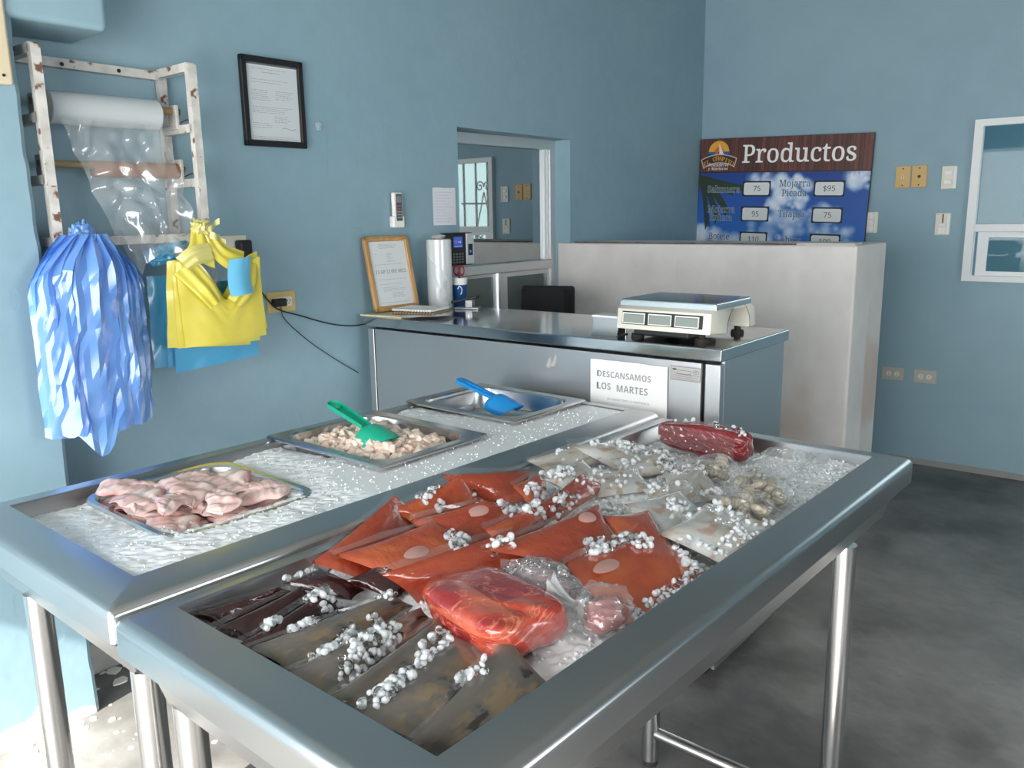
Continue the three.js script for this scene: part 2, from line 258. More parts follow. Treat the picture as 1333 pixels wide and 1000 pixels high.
// ---------- the two steel display tables ----------
function displayTable(label, x0, x1, z0, z1, ix0, ix1, iz0, iz1, y, depth, legs, rails) {
  const t = thing('ice_display_table', label, 'table', F(0, 0, 0), -TH);
  const R = (d, yy, r = 0.014) => roundRing(x0 + d, x1 - d, z0 + d, z1 - d, Math.max(0.002, r - d * 0.4), yy);
  const rings = [R(0.006, y - 0.066), R(0, y - 0.06), R(0, y - 0.02)];
  for (let k = 1; k <= 5; k++) { const a = k / 5 * Math.PI / 2; rings.push(R(0.018 * (1 - Math.cos(a)), y - 0.018 + 0.018 * Math.sin(a))); }
  rings.push(roundRing(ix0, ix1, iz0, iz1, 0.003, y));
  part('rim', loft(rings), M.steel, t);
  const I = (d, yy) => roundRing(ix0 + d, ix1 - d, iz0 + d, iz1 - d, 0.003, yy);
  part('basin', loft([I(0, y), I(0.002, y - 0.004), I(0.004, y - depth)], true), M.steel, t);
  const A = (d, yy) => roundRing(x0 + d, x1 - d, z0 + d, z1 - d, 0.006, yy);
  part('apron', loft([A(0.062, y - 0.148), A(0.05, y - 0.15), A(0.028, y - 0.066), A(0.006, y - 0.066)]), M.steel, t);
  part('underside', box(x1 - x0 - 0.1, 0.004, z1 - z0 - 0.1, (x0 + x1) / 2, y - 0.148, (z0 + z1) / 2), M.steel, t);
  for (const [lx, lz] of legs) { const l = part('leg', cyl(0.0255, 0.0255, y - 0.15 - 0.02, 28, lx, (y - 0.15 + 0.02) / 2, lz), M.steelTube, t); part('foot', cyl(0.024, 0.02, 0.02, 20, lx, 0.01, lz), M.rubber, l); }
  for (const [a, b] of rails) part('cross_rail', rod(a, b, 0.017, 20), M.steelTube, t);
  return t;
}
displayTable('stainless ice table beside the blue wall holding three steel pans', -0.722, -0.001, -1.66, -0.002, -0.668, -0.096, -1.614, -0.088, 0.905, 0.10,
  [[-0.525, -0.072], [0.0 - 0.06, -0.075], [-0.62, -1.5], [-0.07, -1.5]], [[[-0.62, 0.1, -1.5], [-0.07, 0.1, -1.5]]]);
displayTable('stainless ice table filled with bagged seafood', 0.002, 0.724, -1.655, -0.004, 0.046, 0.640, -1.606, -0.089, 0.893, 0.125,
  [[0.075, -0.078], [0.64, -0.078], [0.2, -1.3], [0.664, -1.37]], [[[0.2, 0.1, -1.3], [0.664, 0.1, -1.3]], [[0.664, 0.1, -1.3], [0.664, 0.1, -1.37]]]);

// ---------- crushed ice ----------
M.ice = phy({ color: 0xf6f8f9, roughness: 0.4, ior: 1.31, clearcoat: 0.3, clearcoatRoughness: 0.25 });
M.icePellet = phy({ color: 0xffffff, roughness: 0.04, transmission: 1, thickness: 0.01, ior: 1.33 });
M.iceFrost = phy({ color: 0xfafcfd, roughness: 0.2, transmission: 0.55, thickness: 0, ior: 1.31, clearcoat: 1, clearcoatRoughness: 0.08 });
const iceA = (x, z) => { const d = Math.min(x + 0.664, -0.1 - x, z + 1.61, -0.092 - z); let y = 0.868 + 0.03 * sstep(-0.6, -0.15, x) + 0.016 * sstep(-0.55, -0.72, z) + 0.012 * sstep(-1.12, -1.22, z);
  y += 0.012 * (fbm(x * 9, z * 9, 3, 5) - 0.5); y += 0.0065 * (fbm(x * 70, z * 70, 3, 15) - 0.5) + 0.0045 * (vnoise(x * 200, z * 200, 25) - 0.5);
  const pan1 = Math.min(x + 0.60, -0.255 - x, z + 0.525, -0.255 - z), pan2 = Math.min(x + 0.655, -0.245 - x, z + 1.085, -0.77 - z), pan3 = Math.min(x + 0.67, -0.28 - x, z + 1.585, -1.295 - z);
  y = Math.min(y, 0.902); for (const p of [pan1, pan2, pan3]) y -= 0.09 * sstep(-0.006, 0.012, p); return y; };
const iceB = (x, z) => { let y = 0.832 + 0.012 * (fbm(x * 8, z * 8, 3, 6) - 0.5) + 0.009 * (fbm(x * 60, z * 60, 3, 16) - 0.5) + 0.006 * (vnoise(x * 170, z * 170, 26) - 0.5);
  y += 0.042 * sstep(-0.28, -0.5, z) * sstep(0.62, 0.3, x) * sstep(-1.5, -1.1, z) + 0.012 * sstep(-1.3, -1.5, z) + 0.018 * sstep(0.42, 0.56, x) * sstep(-0.3, -0.45, z); return y; };
const bed = (x0, x1, z0, z1, fn, st) => { const nx = Math.round((x1 - x0) / st), nz = Math.round((z1 - z0) / st); return surf((u, v) => { const x = lerp(x0, x1, u), z = lerp(z0, z1, v); return [x, fn(x, z), z]; }, nx, nz); };
const chunk = (() => { const g = new THREE.IcosahedronGeometry(1, 0); const p = g.attributes.position; for (let i = 0; i < p.count; i++) { const k = 0.8 + 0.4 * hash(Math.round(p.getX(i) * 9), Math.round(p.getY(i) * 9 + p.getZ(i) * 31), 4); p.setXYZ(i, p.getX(i) * k, p.getY(i) * k * 0.7, p.getZ(i) * k); } g.computeVertexNormals(); return g; })();
function scatter(name, geo, mat, list, parent) {
  const m = lit(new THREE.InstancedMesh(geo, mat, list.length)); m.name = name; const o = new THREE.Object3D();
  list.forEach(([x, y, z, s], i) => { o.position.set(x, y, z); o.rotation.set(rr(0, 6), rr(0, 6), rr(0, 6)); o.scale.set(s * rr(0.75, 1.2), s * rr(0.75, 1.15), s * rr(0.75, 1.2)); o.updateMatrix(); m.setMatrixAt(i, o.matrix); });
  m.userData.kind = 'stuff'; parent.add(m); return m;
}
{
  const t = thing('crushed_ice', 'bed of white crushed ice around the three steel pans', 'ice', F(0, 0, 0), -TH); t.userData.kind = 'stuff';
  part('ice_bed', bed(-0.664, -0.1, -1.61, -0.092, iceA, 0.0055), M.ice, t).userData.kind = 'stuff';
  const list = []; while (list.length < 900) { const x = rr(-0.66, -0.104), z = rr(-1.606, -0.096), y = iceA(x, z); if (y > 0.855) list.push([x, y + 0.001, z, rr(0.001, 0.0026)]); }
  scatter('ice_chips', chunk, M.ice, list, t);
}
const iceBedB = (() => { const t = thing('crushed_ice', 'bed of white crushed ice under the bagged seafood', 'ice', F(0, 0, 0), -TH); t.userData.kind = 'stuff';
  t.userData.bed = undefined; delete t.userData.bed;
  const b = part('ice_bed', bed(0.051, 0.635, -1.602, -0.093, iceB, 0.006), M.ice, t); b.userData.kind = 'stuff';
  const list = []; while (list.length < 2600) { const x = rr(0.055, 0.632), z = rr(-1.6, -0.096); list.push([x, iceB(x, z) + 0.002, z, rr(0.0018, 0.0042)]); }
  scatter('ice_chips', chunk, M.ice, list, t); return t; })();

// ---------- pans ----------
function pan(label, x0, x1, z0, z1, y, rimW, outerR, innerR, depth) {
  const t = thing('steel_food_pan', label, 'pan', F((x0 + x1) / 2, y - depth, (z0 + z1) / 2), -TH);
  const w = (x1 - x0) / 2, d = (z1 - z0) / 2, R = (k, yy, r) => roundRing(-w + k, w - k, -d + k, d - k, r, yy, 8), Y = depth;
  part('rim', loft([R(0.001, Y - 0.008, outerR), R(0, Y - 0.004, outerR), R(0.003, Y, outerR), R(rimW - 0.004, Y - 0.001, innerR), R(rimW, Y - 0.006, innerR)], false, 0.5), M.steelPan, t);
  part('bowl', loft([R(rimW, Y - 0.006, innerR), R(rimW + 0.008, 0.02, innerR), R(rimW + 0.014, 0.006, innerR * 0.9), R(rimW + 0.03, 0.0015, innerR * 0.7)], true, 0.9), M.steelPan, t);
  return t;
}
pan('deep oval-cornered steel pan of pink fish fillets sunk in the ice', -0.638, -0.214, -0.575, -0.212, 0.899, 0.019, 0.065, 0.06, 0.075);
pan('square-rimmed steel pan of diced white fish with green scoop', -0.69, -0.212, -1.12, -0.735, 0.918, 0.034, 0.006, 0.06, 0.075);
pan('empty square-rimmed steel pan holding the blue scoop', -0.708, -0.247, -1.622, -1.262, 0.918, 0.034, 0.006, 0.06, 0.075);

// ---------- fish fillets ----------
M.fillet = phy({ vertexColors: true, roughness: 0.32, clearcoat: 0.5, clearcoatRoughness: 0.25, side: THREE.DoubleSide });
function filletGeo(k) {
  const L = 0.15 + 0.03 * hash(k, 1, 2), W = 0.105 + 0.025 * hash(k, 2, 2), T = 0.0085, curl = 0.004 + 0.012 * hash(k, 3, 2), twist = (hash(k, 4, 2) - 0.5) * 0.35, col = [];
  const one = (top) => surf((u, v) => {
    const a = u * 2 - 1, b = v * 2 - 1, w = W * Math.pow(Math.max(0, 1 - Math.pow(Math.abs(a + 0.12), 2.6) * 0.95), 0.6) * (0.75 + 0.25 * Math.cos(a * 1.6 + k)) * (1 + 0.08 * Math.sin(a * 7 + k));
    const x = a * L / 2, z = b * w / 2 + 0.008 * Math.sin(a * 2.3 + k), f = Math.pow(Math.max(0, 1 - b * b * b * b), 0.5) * Math.pow(Math.max(0, 1 - a * a * a * a), 0.5);
    let y = (top ? 1 : -0.5) * T * f * (1 + 0.25 * Math.sin(a * 11 + b * 3)) - curl * a * a + twist * z * a * 0.6; if (top) y += 0.006 * (vnoise(a * 4, b * 3, k) - 0.5) + 0.0016 * Math.sin(a * 26 + b * 4 * Math.sign(b)) * f - 0.004 * Math.exp(-b * b * 60) * f;
    return [x, y, z]; }, 26, 14);
  const a = one(true), b = one(false); b.setIndex(Array.from(b.index.array).reverse()); b.computeVertexNormals();
  const g = mergeGeometries([a, b]); const p = g.attributes.position, uv = g.attributes.uv;
  for (let i = 0; i < p.count; i++) { const u = uv.getX(i), v = uv.getY(i), st = fbm(u * 3 + k * 7, v * 26, 3, k), bl = fbm(u * 4 + k, v * 4, 3, k + 40); let c = mixc([0.72, 0.42, 0.38], [0.84, 0.63, 0.58], clamp(st * 1.3)); c = mixc(c, [0.56, 0.20, 0.20], sstep(0.55, 0.8, bl) * 0.75); c = mixc(c, [0.80, 0.68, 0.60], sstep(0.56, 0.75, fbm(u * 3 + 5, v * 3 + k, 3, k + 80)) * 0.7); col.push(...c); }
  g.setAttribute('color', new THREE.Float32BufferAttribute(col, 3)); return g;
}
{
  const geos = Array.from({ length: 6 }, (_, k) => filletGeo(k + 1));
  let n = 0; const place = (x, y, z, a, tx, tz, s = 1) => { const m = single('fish_fillet', geos[n++ % 6], M.fillet, 'raw pink fish fillet in the pile in the oval-cornered pan', 'fish fillet', F(x, y, z), 0, 'raw fish fillets in the pan'); m.rotation.set(tx, a, tz, 'YXZ'); m.scale.setScalar(s); };
  for (let i = 0; i < 5; i++) for (let j = 0; j < 3; j++) place(-0.565 + i * 0.068 + rr(-0.015, 0.015), 0.852 + rr(0, 0.012), -0.495 + j * 0.10 + rr(-0.015, 0.015), rr(-0.9, 0.9), rr(-0.2, 0.2), rr(-0.12, 0.12), rr(0.95, 1.1));
  for (let i = 0; i < 6; i++) for (let j = 0; j < 3; j++) place(-0.565 + i * 0.055 + rr(-0.015, 0.015), 0.876 + 0.012 * (1 - Math.abs(i - 2.5) / 2.5) + rr(0, 0.01), -0.495 + j * 0.10 + rr(-0.02, 0.02), rr(-1.2, 0.7), rr(-0.25, 0.25), rr(-0.15, 0.15), rr(0.9, 1.05));
  for (const [x, z, a] of [[-0.54, -0.42, 0.5], [-0.5, -0.34, -0.3], [-0.45, -0.47, 0.2], [-0.42, -0.38, -0.6], [-0.38, -0.31, -0.9], [-0.36, -0.45, 0.9], [-0.32, -0.38, -0.5], [-0.31, -0.48, 1.2], [-0.48, -0.28, 0.3], [-0.43, -0.29, -1.1], [-0.56, -0.31, 0.9]]) place(x, 0.905 + rr(-0.004, 0.008), z, a, rr(-0.2, 0.3), rr(-0.14, 0.14), rr(0.85, 1.0));
}
// ---------- diced fish ----------
M.dice = phy({ vertexColors: true, roughness: 0.35, clearcoat: 0.4, clearcoatRoughness: 0.3 });
{
  const geos = Array.from({ length: 8 }, (_, k) => { const g = mergeVertices(new RoundedBoxGeometry(0.026 + 0.012 * hash(k, 1, 9), 0.019 + 0.006 * hash(k, 2, 9), 0.022 + 0.009 * hash(k, 3, 9), 2, 0.006)); const p = g.attributes.position, c = []; const tone = hash(k, 6, 9);
    for (let i = 0; i < p.count; i++) { const x = p.getX(i), y = p.getY(i), z = p.getZ(i); const d = 1 + 0.5 * (n3(x * 60, y * 60, z * 60, k) - 0.5); p.setXYZ(i, x * d, y * d, z * d); c.push(...mixc([0.80, 0.69, 0.58], [0.80, 0.52, 0.42], clamp(tone * 0.6 + 0.5 * (n3(x * 90, y * 90, z * 90, k + 20) - 0.4)))); }
    g.setAttribute('color', new THREE.Float32BufferAttribute(c, 3)); g.computeVertexNormals(); return g; });
  let n = 0; const put = (x, y, z, s) => { const m = single('fish_cube', geos[(n++ * 5 + (hash(n, 3, 1) * 8 | 0)) % 8], M.dice, 'small cube of raw white fish in the square-rimmed pan', 'fish cube', F(x, y, z), 0, 'diced fish in the pan'); m.rotation.set(rr(0, 6), rr(0, 6), rr(0, 6)); m.scale.setScalar(s); };
  const mound = (x, z) => { const a = Math.min(1, Math.min(x + 0.66, -0.245 - x) / 0.1), b = Math.min(1, Math.min(z + 1.09, -0.765 - z) / 0.1); return 0.868 + 0.03 * Math.sqrt(Math.max(0, a * b)) + 0.012 * (fbm(x * 14, z * 14, 2, 44) - 0.3); };
  for (let i = 0; i < 15; i++) for (let j = 0; j < 12; j++) { const x = lerp(-0.618, -0.284, i / 14) + rr(-0.007, 0.007), z = lerp(-1.045, -0.812, j / 11) + rr(-0.008, 0.008); put(x, mound(x, z) + rr(-0.004, 0.004), z, rr(0.75, 1.1)); }
  for (let i = 0; i < 110; i++) { const x = rr(-0.59, -0.31), z = rr(-1.02, -0.84); put(x, mound(x, z) + rr(0.009, 0.015), z, rr(0.65, 0.95)); }
}
// ---------- scoops ----------
function scoop(name, label, color, pos, turn, tilt, handle) {
  const t = thing(name, label, 'scoop', pos, 0); t.rotation.set(0, turn, tilt, 'YZX');
  const m = phy({ color, roughness: 0.3, clearcoat: 0.3, clearcoatRoughness: 0.2, side: THREE.DoubleSide });
  const bowl = (k) => surf((u, v) => { const a = lerp(-1.75, 1.75, u), back = Math.sqrt(clamp(1 - Math.pow(1 - Math.min(1, v / 0.32), 2))), r = (0.05 * back + 0.004) * k * (1 - 0.12 * v), cut = 0.05 * Math.pow(Math.abs(a) / 1.75, 1.4) * v; const x = 0.13 * v * (1 - 0.0) - cut; return [x, Math.cos(a) * r * 0.82 + (k - 1) * 0.02, Math.sin(a) * r]; }, 32, 22);
  const b1 = bowl(1), b2 = bowl(0.95); part('bowl', mergeGeometries([b1, b2]), m, t);
  if (handle === 'slot') { // U-shaped channel handle
    const h = surf((u, v) => { const P = [[-0.016, 0.012], [-0.016, 0.0], [0.016, 0.0], [0.016, 0.012]], k = u * 3, i = Math.min(2, Math.floor(k)), f = k - i; const w = 1 - 0.35 * (1 - v) * 0.4; return [-0.15 * (1 - v) + 0.006, 0.022 - lerp(P[i][1], P[i + 1][1], f) * -1 + 0.012 * (1 - v), lerp(P[i][0], P[i + 1][0], f) * (1 + 0.25 * (1 - v))]; }, 24, 10);
    part('handle', toCreasedNormals(h, 0.6), m, t); part('handle_end', new THREE.CylinderGeometry(0.02, 0.02, 0.012, 20, 1, true, Math.PI, Math.PI).translate(-0.144, 0.04, 0), m, t); part('handle_end', cyl(0.019, 0.019, 0.003, 20, -0.144, 0.0355, 0), m, t);
  } else {
    const s = new THREE.Shape(); s.absarc(-0.135, 0, 0.019, Math.PI / 2, 3 * Math.PI / 2); s.lineTo(0.012, -0.013); s.lineTo(0.012, 0.013); s.closePath(); const ho = new THREE.Path(); ho.absarc(-0.137, 0, 0.006, 0, 2 * Math.PI); s.holes.push(ho);
    part('handle', new THREE.ExtrudeGeometry(s, { depth: 0.008, bevelEnabled: true, bevelSize: 0.002, bevelThickness: 0.002, bevelSegments: 2 }).rotateX(-Math.PI / 2).translate(0, 0.02, 0), m, t);
    part('rib', rbox(0.11, 0.004, 0.012, 0.002, -0.06, 0.032, 0), m, t);
  }
  return t;
}
scoop('food_scoop', 'green plastic scoop turned over on the diced white fish', 0x15a986, F(-0.475, 0.918, -0.905), -TH - 0.05, -0.17, 'slot');
scoop('food_scoop', 'bright blue plastic scoop lying in the empty steel pan', 0x1a93de, F(-0.525, 0.898, -1.47), -TH + 0.0, -0.24, 'hole');
const QUADS = {
  o1: [[0.101, 0.918, -0.338], [0.062, 0.95, -0.513], [0.061, 0.893, -0.586], [0.149, 0.883, -0.388]],
  o3: [[0.062, 0.935, -0.56], [0.062, 0.952, -0.7], [0.081, 0.903, -0.731], [0.081, 0.898, -0.591]],
  o6: [[0.059, 0.96, -0.713], [0.077, 0.923, -0.902], [0.124, 0.903, -0.848], [0.058, 0.904, -0.76]],
  o8: [[0.134, 0.923, -0.827], [0.121, 0.923, -0.929], [0.164, 0.903, -0.885], [0.185, 0.903, -0.812]],
  o4: [[0.131, 0.928, -0.545], [0.166, 0.933, -0.66], [0.198, 0.903, -0.716], [0.19, 0.898, -0.572]],
  o2: [[0.129, 0.918, -0.372], [0.151, 0.923, -0.526], [0.214, 0.898, -0.552], [0.217, 0.886, -0.417]],
  o9: [[0.254, 0.923, -0.752], [0.221, 0.928, -0.922], [0.238, 0.903, -0.963], [0.272, 0.903, -0.785]],
  o7: [[0.266, 0.928, -0.6], [0.259, 0.928, -0.722], [0.269, 0.903, -0.748], [0.289, 0.903, -0.61]],
  o5: [[0.265, 0.923, -0.373], [0.294, 0.923, -0.579], [0.347, 0.898, -0.553], [0.286, 0.886, -0.397]],
  o11: [[0.381, 0.913, -0.813], [0.423, 0.913, -0.874], [0.547, 0.888, -0.767], [0.45, 0.893, -0.768]],
  o10: [[0.334, 0.928, -0.549], [0.353, 0.928, -0.773], [0.411, 0.903, -0.755], [0.419, 0.893, -0.624]],
  o12: [[0.457, 0.911, -0.611], [0.461, 0.906, -0.805], [0.606, 0.874, -0.736], [0.59, 0.868, -0.555]],
  w1: [[0.063, 0.88, -0.112], [0.095, 0.885, -0.232], [0.096, 0.86, -0.269], [0.084, 0.85, -0.134]],
  w2: [[0.135, 0.88, -0.108], [0.126, 0.885, -0.257], [0.139, 0.86, -0.273], [0.159, 0.85, -0.134]],
  w3: [[0.206, 0.88, -0.107], [0.17, 0.885, -0.281], [0.181, 0.86, -0.293], [0.227, 0.85, -0.129]],
  w4: [[0.081, 0.88, -0.269], [0.087, 0.885, -0.329], [0.155, 0.865, -0.353], [0.163, 0.865, -0.31]],
  w5: [[0.164, 0.885, -0.337], [0.184, 0.895, -0.386], [0.219, 0.875, -0.441], [0.23, 0.868, -0.363]],
  g1: [[0.231, 0.88, -0.121], [0.269, 0.885, -0.33], [0.277, 0.86, -0.359], [0.291, 0.85, -0.139]],
  g2: [[0.329, 0.88, -0.115], [0.341, 0.885, -0.325], [0.342, 0.86, -0.349], [0.38, 0.85, -0.134]],
  g3: [[0.424, 0.88, -0.105], [0.391, 0.885, -0.321], [0.409, 0.86, -0.342], [0.452, 0.85, -0.136]],
  g4: [[0.471, 0.88, -0.106], [0.454, 0.885, -0.293], [0.492, 0.86, -0.346], [0.552, 0.85, -0.141]],
  g5: [[0.578, 0.88, -0.113], [0.527, 0.895, -0.328], [0.615, 0.862, -0.313], [0.599, 0.852, -0.132]],
  s1: [[0.061, 0.933, -0.963], [0.062, 0.93, -1.128], [0.104, 0.888, -1.237], [0.075, 0.888, -1.033]],
  s2: [[0.062, 0.93, -1.128], [0.08, 0.903, -1.328], [0.193, 0.888, -1.305], [0.135, 0.888, -1.175]],
  s3: [[0.159, 0.903, -1.173], [0.232, 0.903, -1.288], [0.284, 0.888, -1.241], [0.221, 0.888, -1.13]],
  s4: [[0.16, 0.923, -0.902], [0.142, 0.923, -1.051], [0.214, 0.903, -1.021], [0.204, 0.903, -0.917]],
  s5: [[0.189, 0.903, -1.016], [0.244, 0.903, -1.126], [0.306, 0.888, -1.079], [0.245, 0.888, -0.977]],
  s6: [[0.296, 0.891, -1.184], [0.324, 0.891, -1.283], [0.428, 0.876, -1.185], [0.386, 0.876, -1.078]],
  s9: [[0.34, 0.903, -1.022], [0.377, 0.903, -1.126], [0.429, 0.888, -1.081], [0.402, 0.888, -0.985]],
  s7: [[0.37, 0.908, -0.908], [0.411, 0.908, -1.032], [0.488, 0.888, -0.993], [0.492, 0.888, -0.856]],
  s8: [[0.504, 0.906, -0.818], [0.495, 0.906, -0.995], [0.603, 0.876, -1.035], [0.627, 0.871, -0.836]]
};const CLUMPS = [[0.074, -0.257], [0.073, -0.284], [0.075, -0.311], [0.168, -0.26], [0.199, -0.163], [0.248, -0.186], [0.222, -0.272], [0.194, -0.27], [0.223, -0.319], [0.262, -0.336], [0.217, -0.3], [0.326, -0.18], [0.311, -0.225], [0.309, -0.248], [0.306, -0.281], [0.309, -0.303], [0.315, -0.325], [0.326, -0.161], [0.394, -0.164], [0.38, -0.185], [0.368, -0.206], [0.366, -0.269], [0.367, -0.246], [0.464, -0.231], [0.456, -0.255], [0.446, -0.277], [0.477, -0.176], [0.48, -0.155], [0.482, -0.131], [0.431, -0.309], [0.541, -0.255], [0.099, -0.764], [0.143, -0.748], [0.198, -0.726], [0.164, -0.915], [0.176, -0.945], [0.299, -0.732], [0.283, -0.791], [0.282, -0.832], [0.289, -0.862], [0.3, -0.889], [0.335, -0.88], [0.318, -0.934], [0.224, -0.549], [0.245, -0.547], [0.449, -0.676], [0.455, -0.704], [0.464, -0.739], [0.465, -0.665], [0.134, -1.267], [0.18, -1.266], [0.218, -1.278], [0.289, -1.314], [0.449, -1.135], [0.361, -1.013], [0.215, -1.141], [0.327, -0.867], [0.278, -1.229], [0.188, -0.834], [0.259, -0.722], [0.07, -0.628], [0.012, -0.622], [0.457, -0.951], [0.495, -0.744], [0.294, -1.201], [0.32, -1.304], [0.335, -0.552], [0.402, -0.547]];
// ---------- bagged seafood on the second table ----------
const wrinkle = dataTex(256, 256, (u, v) => 0.5 + 0.5 * (Math.abs(fbm(u * 8 + 3 * v, v * 4, 4, 231) - 0.5) * 3 - 0.4) + 0.25 * (Math.abs(vnoise(u * 40 + 9 * v, v * 16, 235) - 0.5) - 0.25), false);
M.wrap = phy({ color: 0xffffff, transmission: 0.96, thickness: 0, roughness: 0.1, ior: 1.6, side: THREE.DoubleSide });
const onIce = [];                                  // meshes that loose ice lies on
iceBedB.updateMatrixWorld(true); onIce.push(iceBedB.children[0]);
function quadBagGeo(q, bulge, thick, k, ext = 0.35, o = {}) {
  const c0 = q.map((p) => F(...p)), c = c0.map((p) => p.clone()), gr = o.grow ?? 0.09; c[0].lerp(c0[1], -gr); c[1].lerp(c0[0], -gr); c[2].lerp(c0[3], -gr); c[3].lerp(c0[2], -gr); const c2 = c[2].clone().lerp(c[1], -ext), c3 = c[3].clone().lerp(c[0], -ext); c2.y = Math.max(c2.y, 0.842); c3.y = Math.max(c3.y, 0.842);
  const n = c[1].clone().sub(c[0]).cross(c3.clone().sub(c[0])).normalize(); if (n.y < 0) n.negate();
  const cen = c[0].clone().add(c[1]).add(c2).add(c3).multiplyScalar(0.25);
  const pt = (u, v) => { const a = c[0].clone().lerp(c[1], u), b = c3.clone().lerp(c2, u); return a.lerp(b, v); };
  const side = (s) => surf((u, v) => {
    const eu = 1 - Math.pow(Math.abs(2 * u - 1), 3.2), ev = 1 - Math.pow(Math.abs(2 * v - 1), 2.6), f = Math.pow(Math.max(0, eu * ev), 0.55);
    const uu = 0.5 + (u - 0.5) * (1 - 0.05 * Math.sin(v * Math.PI)), vv = 0.5 + (v - 0.5) * (1 - 0.07 * Math.sin(u * Math.PI));
    const p = pt(uu, vv), w = (fbm(u * 3 + k * 5, v * 3, 3, k) - 0.5) * 0.5 + (Math.abs(vnoise(u * 9 + k, v * 5, k + 9) - 0.5) - 0.25) * 0.16;
    p.addScaledVector(n, s > 0 ? bulge * f * (1 + w) : -thick * f); p.y = Math.max(p.y, 0.8405); p.sub(cen); return [p.x, p.y, p.z]; }, 26, 18);
  const a = side(1), b = side(-1); b.setIndex(Array.from(b.index.array).reverse()); b.computeVertexNormals();
  return { geo: mergeGeometries([a, b]), cen, n, pt, c };
}
const lip = (B, w, k, lift = 0.3) => surf((u, v) => { const p = B.pt(u, 0), out = B.pt(u, 0).sub(B.pt(u, 1)).normalize(); p.addScaledVector(out, v * w * (0.55 + 0.9 * vnoise(u * 4, k, 3))).addScaledVector(B.n, v * w * lift * (0.5 + vnoise(u * 6, k, 8)) + 0.001).sub(B.cen); return [p.x, p.y, p.z]; }, 18, 4);
const bubble = (B, u, v, a, b) => { const p = B.pt(u, v).sub(B.cen), ex = B.pt(1, 0).sub(B.pt(0, 0)).normalize(), ey = B.n.clone().cross(ex); return surf((s, r) => { const t = s * Math.PI * 2, q = p.clone().addScaledVector(ex, Math.cos(t) * a * r).addScaledVector(ey, Math.sin(t) * b * r * (1 + 0.2 * Math.cos(t))).addScaledVector(B.n, B.bulge * 1.02 + 0.0025 * (1 - r * r)); return [q.x, q.y, q.z]; }, 24, 4, true); };
function liquidMat(c, c2, k) { return phy({ map: dataTex(64, 64, (u, v) => { const n = fbm(u * 4 + k, v * 4, 4, k), f = fbm(u * 30, v * 30, 2, k + 3); return mixc(c, c2, clamp((n - 0.3) * 1.8)).map((q) => q + (f - 0.5) * 0.03); }, true), roughness: 0.16, clearcoat: 1, clearcoatRoughness: 0.06, transmission: 0.16, thickness: 0, bumpMap: wrinkle, bumpScale: 0.0022 }); }
M.bubble = phy({ color: 0xd8a79c, roughness: 0.12, clearcoat: 1, transmission: 0.3, thickness: 0, side: THREE.DoubleSide });
function bag(key, name, label, cat, mat, bulge, thick, group, o = {}) {
  const k = Object.keys(QUADS).indexOf(key) + 1, B = quadBagGeo(QUADS[key], bulge, thick, k, o.ext ?? 0.35, o); B.bulge = bulge;
  const t = thing(name, label, cat, B.cen, 0, group);
  const m = part('pouch', B.geo, mat, t);
  if (o.lip) part('film_edge', lip(B, o.lip, k, o.lift), M.wrap, t);
  if (o.bubble) part('air_bubble', bubble(B, ...o.bubble), M.bubble, t).userData.label = 'pale oval air bubble under the film';
  t.updateMatrixWorld(true); onIce.push(m); return { t, B, m };
}
const orangeA = liquidMat([0.70, 0.30, 0.19], [0.78, 0.40, 0.22], 3), orangeB = liquidMat([0.64, 0.25, 0.17], [0.73, 0.34, 0.20], 9);
const OB = { o2: [0.4, 0.5, 0.026, 0.014], o4: [0.62, 0.35, 0.026, 0.013], o10: [0.78, 0.25, 0.022, 0.014], o12: [0.25, 0.22, 0.034, 0.014] };
const OL = { o1: 'pointed bag of orange-red broth leaning on the rim by the dark wine-red bags', o5: 'long bag of orange-red broth right behind the tuna slab', o11: 'bag of orange-red broth tucked behind the one with bubble by the squid', o2: 'bag of orange-red broth with an oval bubble nearest the wine-red bags', o4: 'bag of orange-red broth with an oval bubble amid the broth pile', o10: 'bag of orange-red broth with a round bubble at its upper corner', o12: 'broad bag of orange-red broth with bubble between tuna slab and squid' };
['o1', 'o3', 'o6', 'o8', 'o4', 'o2', 'o9', 'o7', 'o5', 'o11', 'o10', 'o12'].forEach((key, i) => bag(key, 'broth_bag', OL[key] ?? 'small clear bag of orange-red broth without bubble inside the broth pile', 'broth bag', i % 2 ? orangeA : orangeB, 0.011, 0.016, 'orange-red broth bags', { lip: 0.011, bubble: OB[key], grow: 0.2, ext: 0.7 }));
const wine = liquidMat([0.20, 0.06, 0.075], [0.27, 0.085, 0.09], 5);
['w1', 'w2', 'w3'].forEach((key, i) => bag(key, 'dark_liquid_bag', ['slim dark wine-red bag on edge against the steel basin corner', 'slim dark wine-red bag on edge between two others alike', 'slim dark wine-red bag on edge next to the murky broth bags'][i], 'liquid bag', wine, 0.015, 0.012, 'slim dark wine-red bags', { lip: 0.008, ext: 0.9 }));
bag('w4', 'dark_liquid_bag', 'squat dark wine-red bag lying behind the slim upright ones', 'liquid bag', wine, 0.012, 0.012, null, { lip: 0.008 });
bag('w5', 'dark_liquid_bag', 'small dark wine-red bag lying against the red tuna slab', 'liquid bag', wine, 0.014, 0.014);
